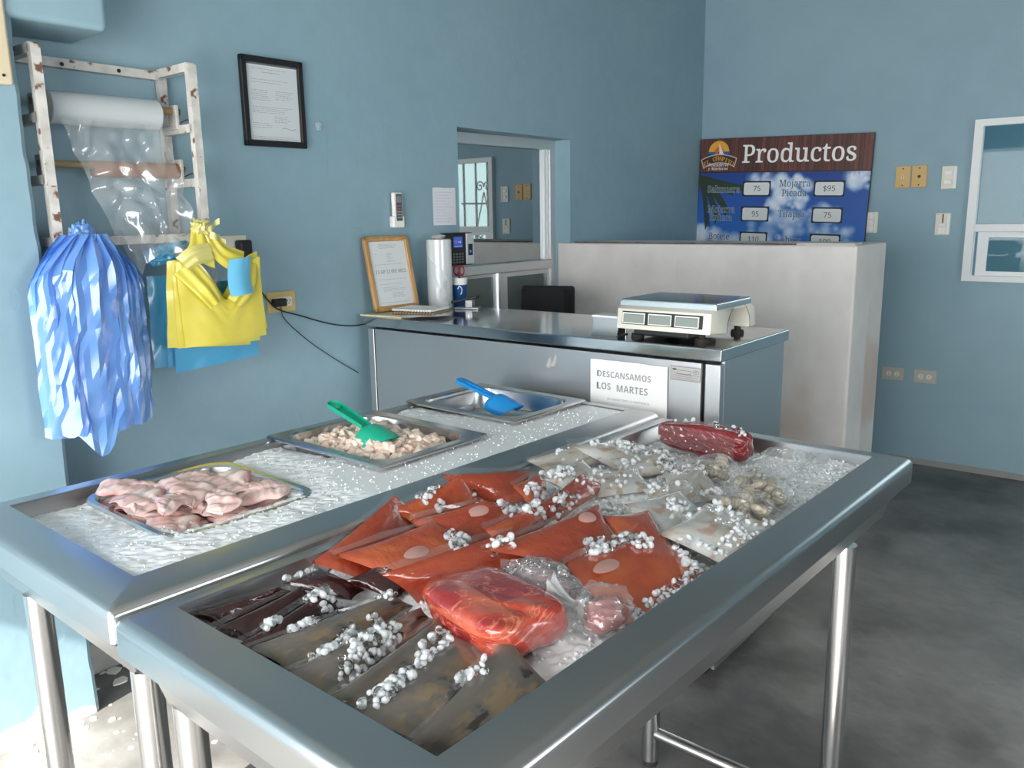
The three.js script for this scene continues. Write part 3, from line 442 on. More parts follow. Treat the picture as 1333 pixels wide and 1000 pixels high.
const murk = phy({ map: dataTex(96, 96, (u, v) => { const n = fbm(u * 7, v * 5, 4, 61), d = fbm(u * 9 + 4, v * 6, 3, 64), f = fbm(u * 40, v * 40, 2, 66); let c = [0.455, 0.425, 0.40]; c = mixc(c, [0.57, 0.485, 0.38], sstep(0.46, 0.62, n) * sstep(0.2, 0.5, v)); c = mixc(c, [0.12, 0.11, 0.105], 0.7 * sstep(0.62, 0.76, d) * sstep(0.3, 0.6, v)); return c.map((q) => q + (f - 0.5) * 0.03); }, true), roughness: 0.18, clearcoat: 1, clearcoatRoughness: 0.08, transmission: 0.2, thickness: 0 });
['g1', 'g2', 'g3', 'g4'].forEach((key, i) => bag(key, 'clam_broth_bag', ['slim bag of murky clam broth next to the wine-red bags', 'slim bag of murky clam broth second from the wine-red bags', 'slim bag of murky clam broth third from the wine-red bags', 'slim bag of murky clam broth next to the wide bare one'][i], 'broth bag', murk, 0.017, 0.014, 'murky clam broth bags under ice', { lip: 0.006, ext: 0.7 }));
bag('g5', 'clam_broth_bag', 'wide clear bag of murky grey-brown clam broth bare of ice', 'broth bag', murk, 0.009, 0.014, null, { lip: 0.008, ext: 0.2 });
const squidMat = (k) => phy({ map: dataTex(64, 64, (u, v) => { const n = fbm(u * 3 + k, v * 3, 4, k + 100), f = fbm(u * 5, v * 5 + k, 3, k + 130); let c = mixc([0.80, 0.765, 0.72], [0.88, 0.875, 0.865], clamp((n - 0.3) * 2)); c = mixc(c, [0.72, 0.60, 0.52], sstep(0.58, 0.74, f) * 0.7); return c; }, true), roughness: 0.2, clearcoat: 1, clearcoatRoughness: 0.08, transmission: 0.25, thickness: 0 });
const sq = [squidMat(1), squidMat(2), squidMat(3)];
['s1', 's2', 's3', 's4', 's5', 's6', 's9', 's7'].forEach((key, i) => bag(key, 'squid_bag', 'clear bag of pale squid fillets half buried in loose ice', 'squid bag', sq[i % 3], 0.013, 0.016, 'clear bags of squid', { lip: 0.016, lift: 0.6 }));
bag('s8', 'squid_bag', 'large puffed clear bag of white squid beside the table rim', 'squid bag', sq[1], 0.024, 0.018, null, { lip: 0.016, lift: 0.7 });

// wrinkled film blob: a closed crumpled skin
function crumple(rx, ry, rz, k, det = 14, amp = 0.22) { const g = mergeVertices(new THREE.IcosahedronGeometry(1, det).deleteAttribute('normal').deleteAttribute('uv')); const p = g.attributes.position; for (let i = 0; i < p.count; i++) { const x = p.getX(i), y = p.getY(i), z = p.getZ(i); const r = 1 + amp * (Math.abs(n3(x * 3, y * 3, z * 3, k) - 0.5) * 2.4 - 0.4) + amp * 0.5 * (Math.abs(n3(x * 7, y * 7, z * 7, k + 3) - 0.5) * 2 - 0.3); p.setXYZ(i, x * rx * r, Math.max(-ry * 0.72, y * ry * r), z * rz * r); } g.computeVertexNormals(); return g; }
// red tuna slab
const tunaMap = dataTex(128, 128, (u, v) => { const n = fbm(u * 6, v * 6, 4, 201), r = fbm(u * 3, v * 3, 3, 205), f = Math.abs(fbm(u * 9 + 2, v * 9, 3, 209) - 0.5); let c = mixc([0.60, 0.13, 0.13], [0.75, 0.30, 0.20], clamp((n - 0.35) * 2.2)); c = mixc(c, [0.80, 0.46, 0.32], sstep(0.52, 0.72, r) * 0.7); if (f < 0.02) c = mixc(c, [0.88, 0.62, 0.52], 0.6); return c; }, true);
M.tuna = phy({ map: tunaMap, roughness: 0.28, clearcoat: 1, clearcoatRoughness: 0.08, bumpMap: wrinkle, bumpScale: 0.003 });
M.tunaDark = phy({ map: dataTex(64, 64, (u, v) => mixc([0.40, 0.06, 0.09], [0.60, 0.16, 0.17], fbm(u * 6, v * 6, 4, 222)), true), roughness: 0.2, clearcoat: 1, clearcoatRoughness: 0.06, bumpMap: wrinkle, bumpScale: 0.008 });
function slabGeo(w, h, d, k) { const g = mergeVertices(new THREE.IcosahedronGeometry(1, 22).deleteAttribute('normal').deleteAttribute('uv')); const p = g.attributes.position, uv = []; for (let i = 0; i < p.count; i++) { let x = p.getX(i), y = p.getY(i), z = p.getZ(i); const q = Math.pow(Math.pow(Math.abs(x), 5) + Math.pow(Math.abs(y), 5) + Math.pow(Math.abs(z), 5), -0.2); x *= q; y *= q; z *= q;
    const e = 0.24 * (n3(x * 1.3, y * 1.3, z * 1.3, k) - 0.5) + 0.2 * (n3(x * 3.3, y * 2, z * 3.3, k + 4) - 0.5) + 0.06 * (Math.abs(n3(x * 9, y * 3, z * 9, k + 8) - 0.5) - 0.2), tp = 1 - 0.2 * sstep(0, -1, x); uv.push(x * 0.45 + 0.5, (z + y) * 0.4 + 0.5);
    p.setXYZ(i, x * (1 + e * 0.3) * w / 2, Math.max(-h / 2, y * (1 + e * 0.8) * tp * (1 - 0.25 * sstep(0.2, -1, z) * 0) * h / 2), z * (1 + e * 0.35) * (0.8 + 0.2 * tp) * d / 2 + 0.05 * d * Math.sin(x * 2 + k)); }
  g.setAttribute('uv', new THREE.Float32BufferAttribute(uv, 2)); g.computeVertexNormals(); return g; }
{
  const t = thing('tuna_slab', 'thick slab of red tuna wrapped in clear film', 'fish slab', F(0.437, 0.888, -0.408), -TH - 0.16); t.rotation.z = 0.02;
  const m = part('flesh', slabGeo(0.235, 0.07, 0.155, 7), M.tuna, t); part('film_flap', surf((u, v) => { const a = (u - 0.5) * 2; return [0.117 + 0.045 * v + 0.006 * vnoise(u * 9, v * 3, 6), 0.02 - 0.03 * v + 0.012 * (vnoise(u * 7, v * 5, 8) - 0.5), a * (0.055 - 0.02 * v)]; }, 24, 8), M.wrap, t); t.updateMatrixWorld(true); 
  const b = thing('ice_filled_bag', 'crumpled clear bag with loose ice behind the tuna slab', 'plastic bag', F(0.44, 0.895, -0.525), -TH);
  part('film', crumple(0.082, 0.034, 0.05, 31, 14, 0.3), M.wrap, b); part('filling', crumple(0.06, 0.022, 0.036, 33, 8, 0.3), phy({ color: 0xb79aa0, roughness: 0.3, clearcoat: 0.6 }), b, [0, -0.006, 0]);
  const ice = []; for (let i = 0; i < 70; i++) ice.push([rr(-0.05, 0.05), rr(0.008, 0.022), rr(-0.03, 0.03), rr(0.004, 0.007)]); scatter('ice_cubes', chunk, M.icePellet, ice, b);
  const c = thing('knotted_bag', 'knotted clear bag with dark red contents beside the tuna slab', 'plastic bag', F(0.555, 0.885, -0.50), -TH + 0.3);
  part('film', crumple(0.05, 0.044, 0.052, 41, 14, 0.35), M.wrap, c, [0.026, 0.004, 0]); part('filling', crumple(0.03, 0.026, 0.036, 43, 8, 0.3), phy({ map: dataTex(32, 32, (u, v) => mixc([0.52, 0.24, 0.28], [0.74, 0.63, 0.56], clamp(fbm(u * 4, v * 4, 3, 251) * 1.5 - 0.3)), true), roughness: 0.25, clearcoat: 1 }), c, [0.03, 0, 0.004]);
  part('neck', surf((u, v) => { const a = u * Math.PI * 2, r = 0.006 + 0.024 * Math.pow(Math.abs(v - 0.35) * 1.55, 1.5), f = 1 + 0.25 * Math.sin(a * 7 + v * 5); return [lerp(0.0, -0.06, v), 0.004 + Math.cos(a) * r * f + 0.012 * v, Math.sin(a) * r * f]; }, 48, 16, true), M.filmHazy, c);
  // wrapped pack against the far rim
  const r = thing('red_fish_pack', 'dark red fish pack in shiny film standing against the far rim', 'fish pack', F(0.235, 0.895, -1.492), -TH - 0.05); r.rotation.x = 0.1;
  part('flesh', slabGeo(0.27, 0.085, 0.062, 61), M.tunaDark, r); part('film_flap', surf((u, v) => [lerp(-0.12, 0.11, u), -0.02 + 0.055 * v, 0.034 + 0.014 * (Math.abs(vnoise(u * 14, v * 6, 8) - 0.5)) ], 50, 14), M.wrap, r); r.updateMatrixWorld(true); onIce.push(r.children[0]);
}
// bags of shellfish
M.shell = phy({ vertexColors: true, roughness: 0.45, clearcoat: 0.4 });
const shellGeo = (() => { const g = mergeVertices(new THREE.IcosahedronGeometry(1, 5).deleteAttribute('normal').deleteAttribute('uv')); const p = g.attributes.position, c = []; for (let i = 0; i < p.count; i++) { const x = p.getX(i), y = p.getY(i), z = p.getZ(i); const r = 1 + 0.06 * Math.sin(Math.atan2(z, x + 1.2) * 26); const ring = Math.sin(Math.hypot(x + 1, z) * 14); c.push(...mixc([0.17, 0.15, 0.12], [0.55, 0.47, 0.36], clamp(0.5 + 0.3 * ring + 0.5 * (n3(x * 3, y * 3, z * 3, 5) - 0.5)))); p.setXYZ(i, x * r * 0.021, y * 0.0115 * r, z * 0.017 * r); } g.setAttribute('color', new THREE.Float32BufferAttribute(c, 3)); g.computeVertexNormals(); return g; })();
for (const [x, z, w, d, n, lab] of [[0.365, -1.31, 0.05, 0.045, 8, 'small clear bag of dark brown clams beside the red fish pack'], [0.525, -1.215, 0.075, 0.06, 16, 'large crinkled clear bag of grey-brown clams in the ice'], [0.548, -1.075, 0.06, 0.045, 11, 'clear bag of striped clams beside the puffed squid bag']]) {
  const y = iceB(x, z) + 0.028, t = thing('clam_bag', lab, 'clam bag', F(x, y, z), -TH + rr(-0.4, 0.4), 'bags of clams on the ice');
  for (let i = 0; i < n; i++) { const m = part('clam', shellGeo, M.shell, t, [rr(-w, w) * 0.7, rr(-0.012, 0.02), rr(-d, d) * 0.7], [rr(-1, 1), rr(0, 6), rr(-1, 1)]); m.scale.setScalar(rr(0.75, 1.05)); }
  part('film', crumple(w * 1.12, 0.042, d * 1.15, 70 + n, 14, 0.3), M.wrap, t);
}
{ const t = thing('empty_film_bag', 'empty crumpled clear bag lying on the ice near the far rim', 'plastic bag', F(0.47, iceB(0.47, -1.47) + 0.03, -1.47), 0.4); part('film', crumple(0.06, 0.045, 0.05, 91, 16, 0.55), M.wrap, t); part('tail', surf((u, v) => [lerp(0.03, 0.1, u), 0.012 + 0.03 * (vnoise(u * 5, v * 5, 4) - 0.3), lerp(-0.04, 0.03, v)], 14, 14), M.wrap, t); }

// ---------- loose ice pellets lying on the bags ----------
{
  const ray = new THREE.Raycaster(), list = [], inv = new THREE.Matrix4().copy(iceBedB.matrixWorld).invert();
  const drop = (x, z) => { const p = F(x, 1.2, z); ray.set(p, V(0, -1, 0)); const h = ray.intersectObjects(onIce, false)[0]; return h ? h.point.y : 0.84; };
  const put = (x, z, r, dy = 0) => { if (x < 0.052 || x > 0.634 || z < -1.6 || z > -0.094) return; list.push([x, drop(x, z) + r * 0.75 + dy, z, r]); };
  CLUMPS.push([0.585, -0.785], [0.605, -0.765], [0.615, -0.79], [0.565, -0.80], [0.6, -0.81]);
  CLUMPS.forEach(([x, z], i) => { const near = z > -0.4, n = near ? 30 : 26; for (let j = 0; j < n; j++) { const a = rr(0, 6.28), q = Math.sqrt(rnd()) * (near ? 0.02 : 0.027), r = near ? rr(0.0042, 0.0066) : rr(0.0045, 0.0075); put(x + Math.cos(a) * q, z + Math.sin(a) * q * (near ? 1.25 : 1), r, (1 - q / 0.03) * rr(0, 0.009)); } });
  for (let i = 0; i < 900; i++) { const x = rr(0.06, 0.63), z = rr(-1.59, -0.9); if (fbm(x * 12, z * 12, 3, 55) > 0.48) put(x, z, rr(0.0035, 0.0065)); }
  for (let i = 0; i < 260; i++) put(rr(0.605, 0.633), rr(-0.95, -0.33), rr(0.003, 0.006));
  const pellet = mergeVertices(new THREE.IcosahedronGeometry(1, 2).deleteAttribute('normal').deleteAttribute('uv')); { const p = pellet.attributes.position; for (let i = 0; i < p.count; i++) { const k = 0.86 + 0.3 * n3(p.getX(i) * 1.6 + 3, p.getY(i) * 1.6, p.getZ(i) * 1.6, 12); p.setXYZ(i, p.getX(i) * k * 1.1, p.getY(i) * k * 0.85, p.getZ(i) * k); } pellet.computeVertexNormals(); }
  const t = thing('loose_ice', 'loose round ice pellets heaped over the seafood bags', 'ice', F(0, 0, 0), -TH); t.userData.kind = 'stuff';
  scatter('ice_pellets', pellet, M.icePellet, list.filter((_, i) => i % 5 < 2), t); scatter('frosted_pellets', pellet, M.iceFrost, list.filter((_, i) => i % 5 >= 2), t);
}

// ---------- steel counter ----------
const CX0 = -2.62, CX1 = -1.045, CZ0 = -2.27, CZ1 = -2.80, CY = 1.098;
{
  const t = thing('steel_counter', 'stainless steel counter carrying the white weighing scale', 'counter', [0, 0, 0]);
  const w = CX1 - CX0, cx = (CX0 + CX1) / 2, cz = (CZ0 + CZ1) / 2, d = CZ0 - CZ1;
  part('worktop', metric(rbox(w, 0.038, d, 0.004, cx, CY - 0.019, cz)), M.counterTop, t);
  part('front_panel', metric(rbox(w - 0.115, 0.99, 0.012, 0.002, cx - 0.0125, 0.555, CZ0 - 0.016)), M.counterSteel, t);
  part('corner_post', metric(rbox(0.05, 0.99, 0.03, 0.003, CX1 - 0.032, 0.555, CZ0 - 0.024)), M.counterSteel, t);
  part('corner_post', metric(rbox(0.035, 0.99, 0.03, 0.003, CX0 + 0.022, 0.555, CZ0 - 0.024)), M.counterSteel, t);
  part('end_panel', metric(rbox(0.012, 1.02, d - 0.06, 0.002, CX1 - 0.014, 0.55, cz - 0.01)), M.counterSteel, t);
  part('end_panel', metric(rbox(0.012, 1.02, d - 0.06, 0.002, CX0 + 0.012, 0.55, cz - 0.01)), M.counterSteel, t);
  part('carcass', metric(box(w - 0.06, 0.98, d - 0.08, cx, 0.55, cz - 0.005)), M.counterSteel, t);
  part('plinth', metric(box(w - 0.1, 0.06, d - 0.12, cx, 0.03, cz)), M.rubber, t);
}
// notice on the counter front
const page = (w, h, draw, mat = {}) => std({ map: canvasTex(w, h, draw), roughness: 0.85, side: THREE.DoubleSide, ...mat });
const sheet = (w, h, bend = 0.003, k = 0) => surf((u, q, v = 1 - q) => [(u - 0.5) * w, (0.5 - v) * h + (v < 0.02 ? 0.003 * (vnoise(u * 9, 1, k) - 0.5) : 0), 0.001 + bend * (0.5 + Math.sin(u * 5 + k) * 0.5) * (v > 0.5 ? v : 0.4)], 14, 14);
single('paper_notice', sheet(0.286, 0.2, 0.002, 1), page(572, 400, (g, w, h) => {
  g.fillStyle = '#f3f2f0'; g.fillRect(0, 0, w, h); g.font = 'bold 56px sans-serif'; g.textBaseline = 'alphabetic';
  g.lineWidth = 2; const txt = (s, x, y, width) => { g.fillStyle = '#9a9a9c'; g.fillText(s, x, y, width); };
  txt('DESCANSAMOS', 52, 112, 460); g.font = 'bold 62px sans-serif'; txt('LOS', 50, 196, 110); txt('MARTES', 198, 200, 318); g.fillStyle = '#55565a'; g.fillRect(52, 72, 6, 40); g.fillRect(50, 152, 7, 44);
  g.font = '19px sans-serif'; g.fillStyle = '#8d8d90'; g.fillText('LES AGRADECEMOS SU PREFERENCIA', 130, 262, 330);
}), 'white paper notice taped to the counter front reading DESCANSAMOS LOS MARTES', 'notice', [-1.368, 0.928, CZ0 - 0.006], 0);
single('maker_sticker', box(0.104, 0.047, 0.0012), page(300, 136, (g, w, h) => { g.fillStyle = '#b9b6b2'; g.fillRect(0, 0, w, h); g.strokeStyle = '#55555a'; g.lineWidth = 3; g.strokeRect(8, 8, w - 16, h - 16); g.fillStyle = '#55555a'; g.beginPath(); g.ellipse(40, 34, 22, 9, 0, 0, 7); g.fill(); g.strokeRect(70, 40, 130, 30); g.beginPath(); g.ellipse(248, 46, 28, 16, 0, 0, 7); g.stroke(); g.fillRect(232, 42, 30, 6); for (let i = 0; i < 4; i++) g.fillRect(20, 84 + i * 11, 190 + 60 * hash(i, 1, 1), 2); g.beginPath(); g.moveTo(18, 62); g.lineTo(70, 74); g.lineTo(282, 78); g.stroke(); }), 'small grey printed plate on the counter front beside the notice', 'sticker', [-1.1655, 1.012, CZ0 - 0.0088]);
single('sticker_residue', new THREE.ShapeGeometry((() => { const s = new THREE.Shape(); s.moveTo(0, 0); s.lineTo(0.02, 0.035); s.lineTo(0.026, 0.01); s.lineTo(0.042, 0.045); s.lineTo(0.05, 0.03); s.lineTo(0.034, -0.004); s.lineTo(0.022, 0.002); s.lineTo(0.012, -0.012); s.closePath(); return s; })()), std({ color: 0xb8b6b0, roughness: 0.9, side: THREE.DoubleSide }), 'torn pale sticker remnant on the steel counter front', 'sticker', [-1.70, 0.985, CZ0 - 0.0092]);

// ---------- weighing scale ----------
{
  const t = thing('weighing_scale', 'white electronic price scale with steel platform on the counter', 'scale', [-1.272, CY, -2.475], 0.0);
  const sh = new THREE.Shape(); // side profile (z forward, y)
  sh.moveTo(0.155, 0.038); sh.lineTo(0.148, 0.093); sh.lineTo(0.13, 0.1); sh.lineTo(-0.13, 0.1); sh.lineTo(-0.165, 0.088); sh.lineTo(-0.175, 0.032); sh.lineTo(-0.135, 0.03); sh.absarc(-0.045, 0.028, 0.088, Math.PI * 0.99, 0.0, true); sh.lineTo(0.06, 0.03); sh.closePath();
  const body = new THREE.ExtrudeGeometry(sh, { depth: 0.322, bevelEnabled: true, bevelSize: 0.005, bevelThickness: 0.005, bevelSegments: 2, curveSegments: 20 }).rotateY(-Math.PI / 2).translate(0.161, 0, 0); body.rotateY(Math.PI); body.rotateY(Math.PI);
  const g2 = body.clone(); { const p = g2.attributes.position; for (let i = 0; i < p.count; i++) p.setXYZ(i, p.getX(i), p.getY(i), p.getZ(i)); }
  part('body', toCreasedNormals(g2, 0.5), M.ivory, t);
  part('arch', new THREE.CylinderGeometry(0.0875, 0.0875, 0.334, 32, 1, true, 0, Math.PI).rotateZ(Math.PI / 2).translate(0, 0.026, -0.045), std({ color: 0x1b1d1f, roughness: 0.5, side: THREE.DoubleSide }), t);
  const fp = part('display_panel', rbox(0.285, 0.042, 0.004, 0.002), M.black, t, [-0.003, 0.069, 0.157], [-0.127, 0, 0]);
  for (const x of [-0.088, 0.006, 0.1]) { part('display_window', rbox(0.074, 0.027, 0.003, 0.001, x - 0.01, -0.002, 0.0022), std({ color: 0x8c948c, roughness: 0.25 }), fp); part('bezel', flat([box(0.08, 0.004, 0.004, x - 0.01, 0.0145, 0.0022), box(0.08, 0.003, 0.004, x - 0.01, -0.017, 0.0022), box(0.003, 0.034, 0.004, x - 0.0495, -0.001, 0.0022), box(0.003, 0.034, 0.004, x + 0.0295, -0.001, 0.0022)]), M.white, fp); }
  for (const y of [0.01, 0, -0.01]) part('indicator', box(0.006, 0.003, 0.003, -0.137, y, 0.0016), M.white, fp);
  part('collar', rbox(0.3, 0.012, 0.24, 0.004, 0, 0.106, 0), M.ivory, t);
  const pl = part('platform', rbox(0.336, 0.016, 0.258, 0.006, 0, 0.119, 0.0), M.counterTop, t); part('platform_skirt', flat([box(0.336, 0.014, 0.002, 0, 0.112, 0.1285), box(0.002, 0.014, 0.256, 0.168, 0.112, 0), box(0.002, 0.014, 0.256, -0.168, 0.112, 0), box(0.336, 0.014, 0.002, 0, 0.112, -0.1285)]), M.steelPan, pl);
  part('base', rbox(0.2, 0.03, 0.2, 0.008, -0.02, 0.024, 0.03), M.black, t);
  for (const [x, z] of [[-0.12, 0.1], [0.11, 0.1], [-0.12, -0.14], [0.12, -0.14]]) part('foot', flat([cyl(0.02, 0.022, 0.012, 20, x, 0.006, z), cyl(0.011, 0.011, 0.026, 14, x, 0.022, z)]), M.rubber, t);
}
{ // small steel ledge left of the scale
  const t = thing('steel_bag_holder', 'small white-topped steel holder beside the weighing scale', 'holder', [-1.50, CY, -2.38], 0.0);
  part('flange', rbox(0.11, 0.008, 0.07, 0.003, 0, 0.062, 0.0), M.white, t);
  part('gutter', surf((u, v) => { const a = v * 1.5; return [(u - 0.5) * 0.1, 0.058 - 0.058 * Math.sin(a * 1.047), 0.03 + 0.02 * (1 - Math.cos(a))]; }, 6, 12), phy({ color: 0xb9bcbd, metalness: 0.9, roughness: 0.35, side: THREE.DoubleSide }), t);
  part('back_plate', rbox(0.1, 0.06, 0.006, 0.002, 0, 0.03, -0.02), M.steelPan, t); part('base_plate', rbox(0.1, 0.004, 0.07, 0.001, 0, 0.002, 0.005), M.steelPan, t);
}
// ---------- on the left end of the counter ----------
const textLines = (g, x, y, w, n, gap, c = '#6d6d70', lw = 2) => { g.fillStyle = c; for (let i = 0; i < n; i++) { let q = x; while (q < x + w * (0.7 + 0.3 * hash(i, y | 0, 4))) { const l = 6 + 22 * hash(i, q | 0, 9); g.fillRect(q, y + i * gap, l, lw); q += l + 5; } } };
{ // leaning wooden frame with a certificate
  const t = thing('framed_certificate', 'certificate in a gilt wooden frame leaning on the wall at the counter end', 'picture frame', onWall(1.865, CY + 0.012, 0.085), WTURN); t.rotation.set(-0.2, WTURN, 0.0, 'YXZ');
  const W = 0.245, H = 0.315, b = 0.022, wood = std({ map: dataTex(64, 256, (u, v) => mixc([0.62, 0.44, 0.26], [0.83, 0.68, 0.45], fbm(u * 14, v * 3, 3, 19)), true), roughness: 0.4 });
  for (const [x, y, w, h] of [[0, b / 2, W, b], [0, H - b / 2, W, b], [-W / 2 + b / 2, H / 2, b, H], [W / 2 - b / 2, H / 2, b, H]]) part('moulding', rbox(w, h, 0.02, 0.006, x, y, 0), wood, t);
  part('backing', box(W - 0.01, H - 0.01, 0.004, 0, H / 2, -0.008), M.black, t);
  const c = part('certificate', new THREE.PlaneGeometry(W - 2 * b + 0.002, H - 2 * b + 0.002).translate(0, H / 2, 0.001), page(420, 560, (g, w, h) => { g.fillStyle = '#dfe2e4'; g.fillRect(0, 0, w, h); textLines(g, 120, 26, 200, 4, 11); textLines(g, 60, 110, 40, 1, 9); textLines(g, 190, 105, 60, 6, 14); textLines(g, 40, 200, 330, 1, 8); g.fillStyle = '#55565a'; g.font = '44px serif'; g.fillText('13 AP 25 001 0012', 36, 278, 350); textLines(g, 60, 330, 320, 2, 40); textLines(g, 90, 400, 250, 3, 14); textLines(g, 180, 450, 150, 4, 12); textLines(g, 40, 530, 330, 1, 10); }), t);
  part('glazing', new THREE.PlaneGeometry(W - 2 * b, H - 2 * b).translate(0, H / 2, 0.003), M.film, t);
}
{ // upright roll of clear bags
  const t = thing('plastic_bag_roll', 'upright roll of clear plastic bags standing on the counter', 'bag roll', [-2.565, CY, -2.665]);
  part('roll', new THREE.LatheGeometry([[0.018, 0], [0.052, 0], [0.0545, 0.004], [0.0555, 0.15], [0.0545, 0.298], [0.05, 0.302], [0.018, 0.302]].map((p) => new THREE.Vector2(...p)), 40), phy({ color: 0xdfe3e4, roughness: 0.2, clearcoat: 0.8, clearcoatRoughness: 0.1, transmission: 0.2, thickness: 0 }), t);
  part('loose_end', surf((u, v) => { const a = lerp(-0.4, 1.3, u), r = 0.057 + 0.014 * u * vnoise(u * 4, v * 6, 8); return [Math.sin(a) * r, 0.02 + v * 0.22 * (1 - 0.4 * u), Math.cos(a) * r]; }, 20, 20), M.filmHazy, t);
  part('core', cyl(0.018, 0.018, 0.012, 20, 0, 0.306, 0), std({ color: 0x9a7650, roughness: 0.9 }), t); part('tuft', crumple(0.03, 0.012, 0.025, 15, 8, 0.5), M.filmHazy, t, [0.0, 0.312, 0]);
}
{ // notebooks, folder, loose paper
  const mk = (name, label, cat, mat, w, d, h, x, y, z, a) => { const t = thing(name, label, cat, [x, y, z], a); part('cover', rbox(w, h, d, Math.min(0.003, h / 2.2), 0, h / 2, 0), mat, t); return t; };
  mk('paper_folder', 'thin cream paper folder sticking out past the counter end', 'folder', std({ color: 0xd8cfae, roughness: 0.8 }), 0.22, 0.2, 0.008, -2.555, CY, -2.385, 0.12);
  single('paper_sheets', surf((u, v) => [(u - 0.5) * 0.22, 0.004 + 0.006 * vnoise(u * 3, v * 3, 5) + 0.012 * Math.pow(u, 3) * v, (v - 0.5) * 0.13], 16, 10), std({ color: 0xe6e7ea, roughness: 0.9, side: THREE.DoubleSide }), 'crumpled white paper sheets lying under the spiral notebooks', 'paper', [-2.38, CY, -2.375], 0.3);
  const rings = (t, w, d, h, m) => { for (let i = 0; i < 14; i++) part('coil', new THREE.TorusGeometry(h * 0.8, 0.0013, 6, 14).rotateY(Math.PI / 2).translate(-w / 2 + 0.012 + i * (w - 0.024) / 13, h * 0.55, d / 2), m, t, null, [0, 0.0, 0]); };
  const n1 = mk('spiral_notebook', 'brown-edged spiral notebook below the white one', 'notebook', std({ color: 0x9b8468, roughness: 0.8 }), 0.2, 0.15, 0.01, -2.455, CY + 0.009, -2.435, 0.28); rings(n1, 0.2, 0.15, 0.01, std({ color: 0x5b4636, roughness: 0.4, metalness: 0.5 }));
  const n2 = mk('spiral_notebook', 'white spiral notebook lying on top of the brown one', 'notebook', M.paper, 0.19, 0.145, 0.01, -2.465, CY + 0.02, -2.44, 0.22); rings(n2, 0.19, 0.145, 0.01, M.alu);
}
{ // cup with scissors
  const t = thing('pen_cup', 'dark blue cup with white band holding scissors', 'cup', [-2.545, CY, -2.77]);
  part('cup_body', new THREE.LatheGeometry([[0, 0], [0.028, 0], [0.034, 0.105], [0.032, 0.105], [0.026, 0.004], [0, 0.004]].map((p) => new THREE.Vector2(...p)), 32), std({ color: 0x174a86, roughness: 0.3 }), t);
  part('band', new THREE.LatheGeometry([[0.0338, 0.098], [0.0348, 0.098], [0.0362, 0.128], [0.035, 0.128]].map((p) => new THREE.Vector2(...p)), 32), M.white, t); part('swirl', tube([[0.026, 0.055, 0.022], [0.03, 0.075, 0.017], [0.024, 0.092, 0.026], [0.016, 0.08, 0.031]], 0.0025, 20, 6), M.white, t);
  const s = thing('scissors', 'scissors with red and black handles standing in the cup', 'scissors', [-2.545, CY + 0.02, -2.77]);
  for (const [x, c] of [[-0.014, 0xa82a26], [0.018, 0x8d2522]]) part('handle', new THREE.TorusGeometry(0.014, 0.0035, 8, 24).scale(1, 1.45, 1).translate(x, 0.14, 0.004), std({ color: c, roughness: 0.4 }), s);
  part('blade', flat([box(0.008, 0.115, 0.002, -0.005, 0.062, 0), box(0.008, 0.115, 0.002, 0.005, 0.062, 0.003)]), M.steelTube, s);
}
{ // hole punch
  const t = thing('hole_punch', 'black and grey paper hole punch on the counter', 'hole punch', [-2.435, CY, -2.70], 0.45);
  part('base', rbox(0.11, 0.01, 0.055, 0.003, 0, 0.005, 0), std({ color: 0x8f9294, roughness: 0.4, metalness: 0.5 }), t);
  part('cheek', flat([box(0.03, 0.03, 0.003, 0.01, 0.024, 0.02), box(0.03, 0.03, 0.003, 0.01, 0.024, -0.02)]), std({ color: 0x9b9ea0, roughness: 0.4, metalness: 0.6 }), t);
  part('lever', rbox(0.12, 0.012, 0.045, 0.005), M.black, t, [-0.012, 0.042, 0], [0, 0, 0.2]); part('pin', rod([0.01, 0.03, -0.024], [0.01, 0.03, 0.024], 0.003), M.steelTube, t);
}
// ---------- office chair behind the counter ----------
{
  const t = thing('office_chair', 'black office chair behind the counter by the serving window', 'chair', [-2.43, 0, -3.27], 0.0); t.rotation.y = 0.35; const f = std({ color: 0x1a1b1e, roughness: 0.9 });
  part('backrest', surf((u, v) => { const a = u * 2 - 1, b = v; const w = 0.135 * (1 - 0.1 * b * b); const top = 1.155 - 0.035 * Math.pow(Math.abs(a), 4); return [a * w, lerp(0.72, top, b), -0.03 + 0.05 * a * a + 0.0]; }, 20, 16), std({ color: 0x1a1b1e, roughness: 0.9, side: THREE.DoubleSide }), t);
  part('back_shell', rbox(0.27, 0.43, 0.035, 0.017, 0, 0.94, -0.025, 5), f, t); part('seat', rbox(0.44, 0.07, 0.42, 0.03, 0, 0.47, 0.22 - 0.02, 4), f, t); part('back_bar', bar([0, 0.45, 0.02], [0, 0.78, -0.05], 0.05, 0.012), M.black, t); part('column', cyl(0.025, 0.025, 0.34, 16, 0, 0.27, 0.2), M.black, t);
  for (let k = 0; k < 5; k++) { const a = k * 1.2566, l = part('base_arm', bar([0, 0.1, 0.2], [Math.cos(a) * 0.26, 0.075, 0.2 + Math.sin(a) * 0.26], 0.035, 0.03), M.black, t); part('caster', new THREE.TorusGeometry(0.018, 0.012, 8, 18).translate(Math.cos(a) * 0.26, 0.03, 0.2 + Math.sin(a) * 0.26), M.black, l); }
}

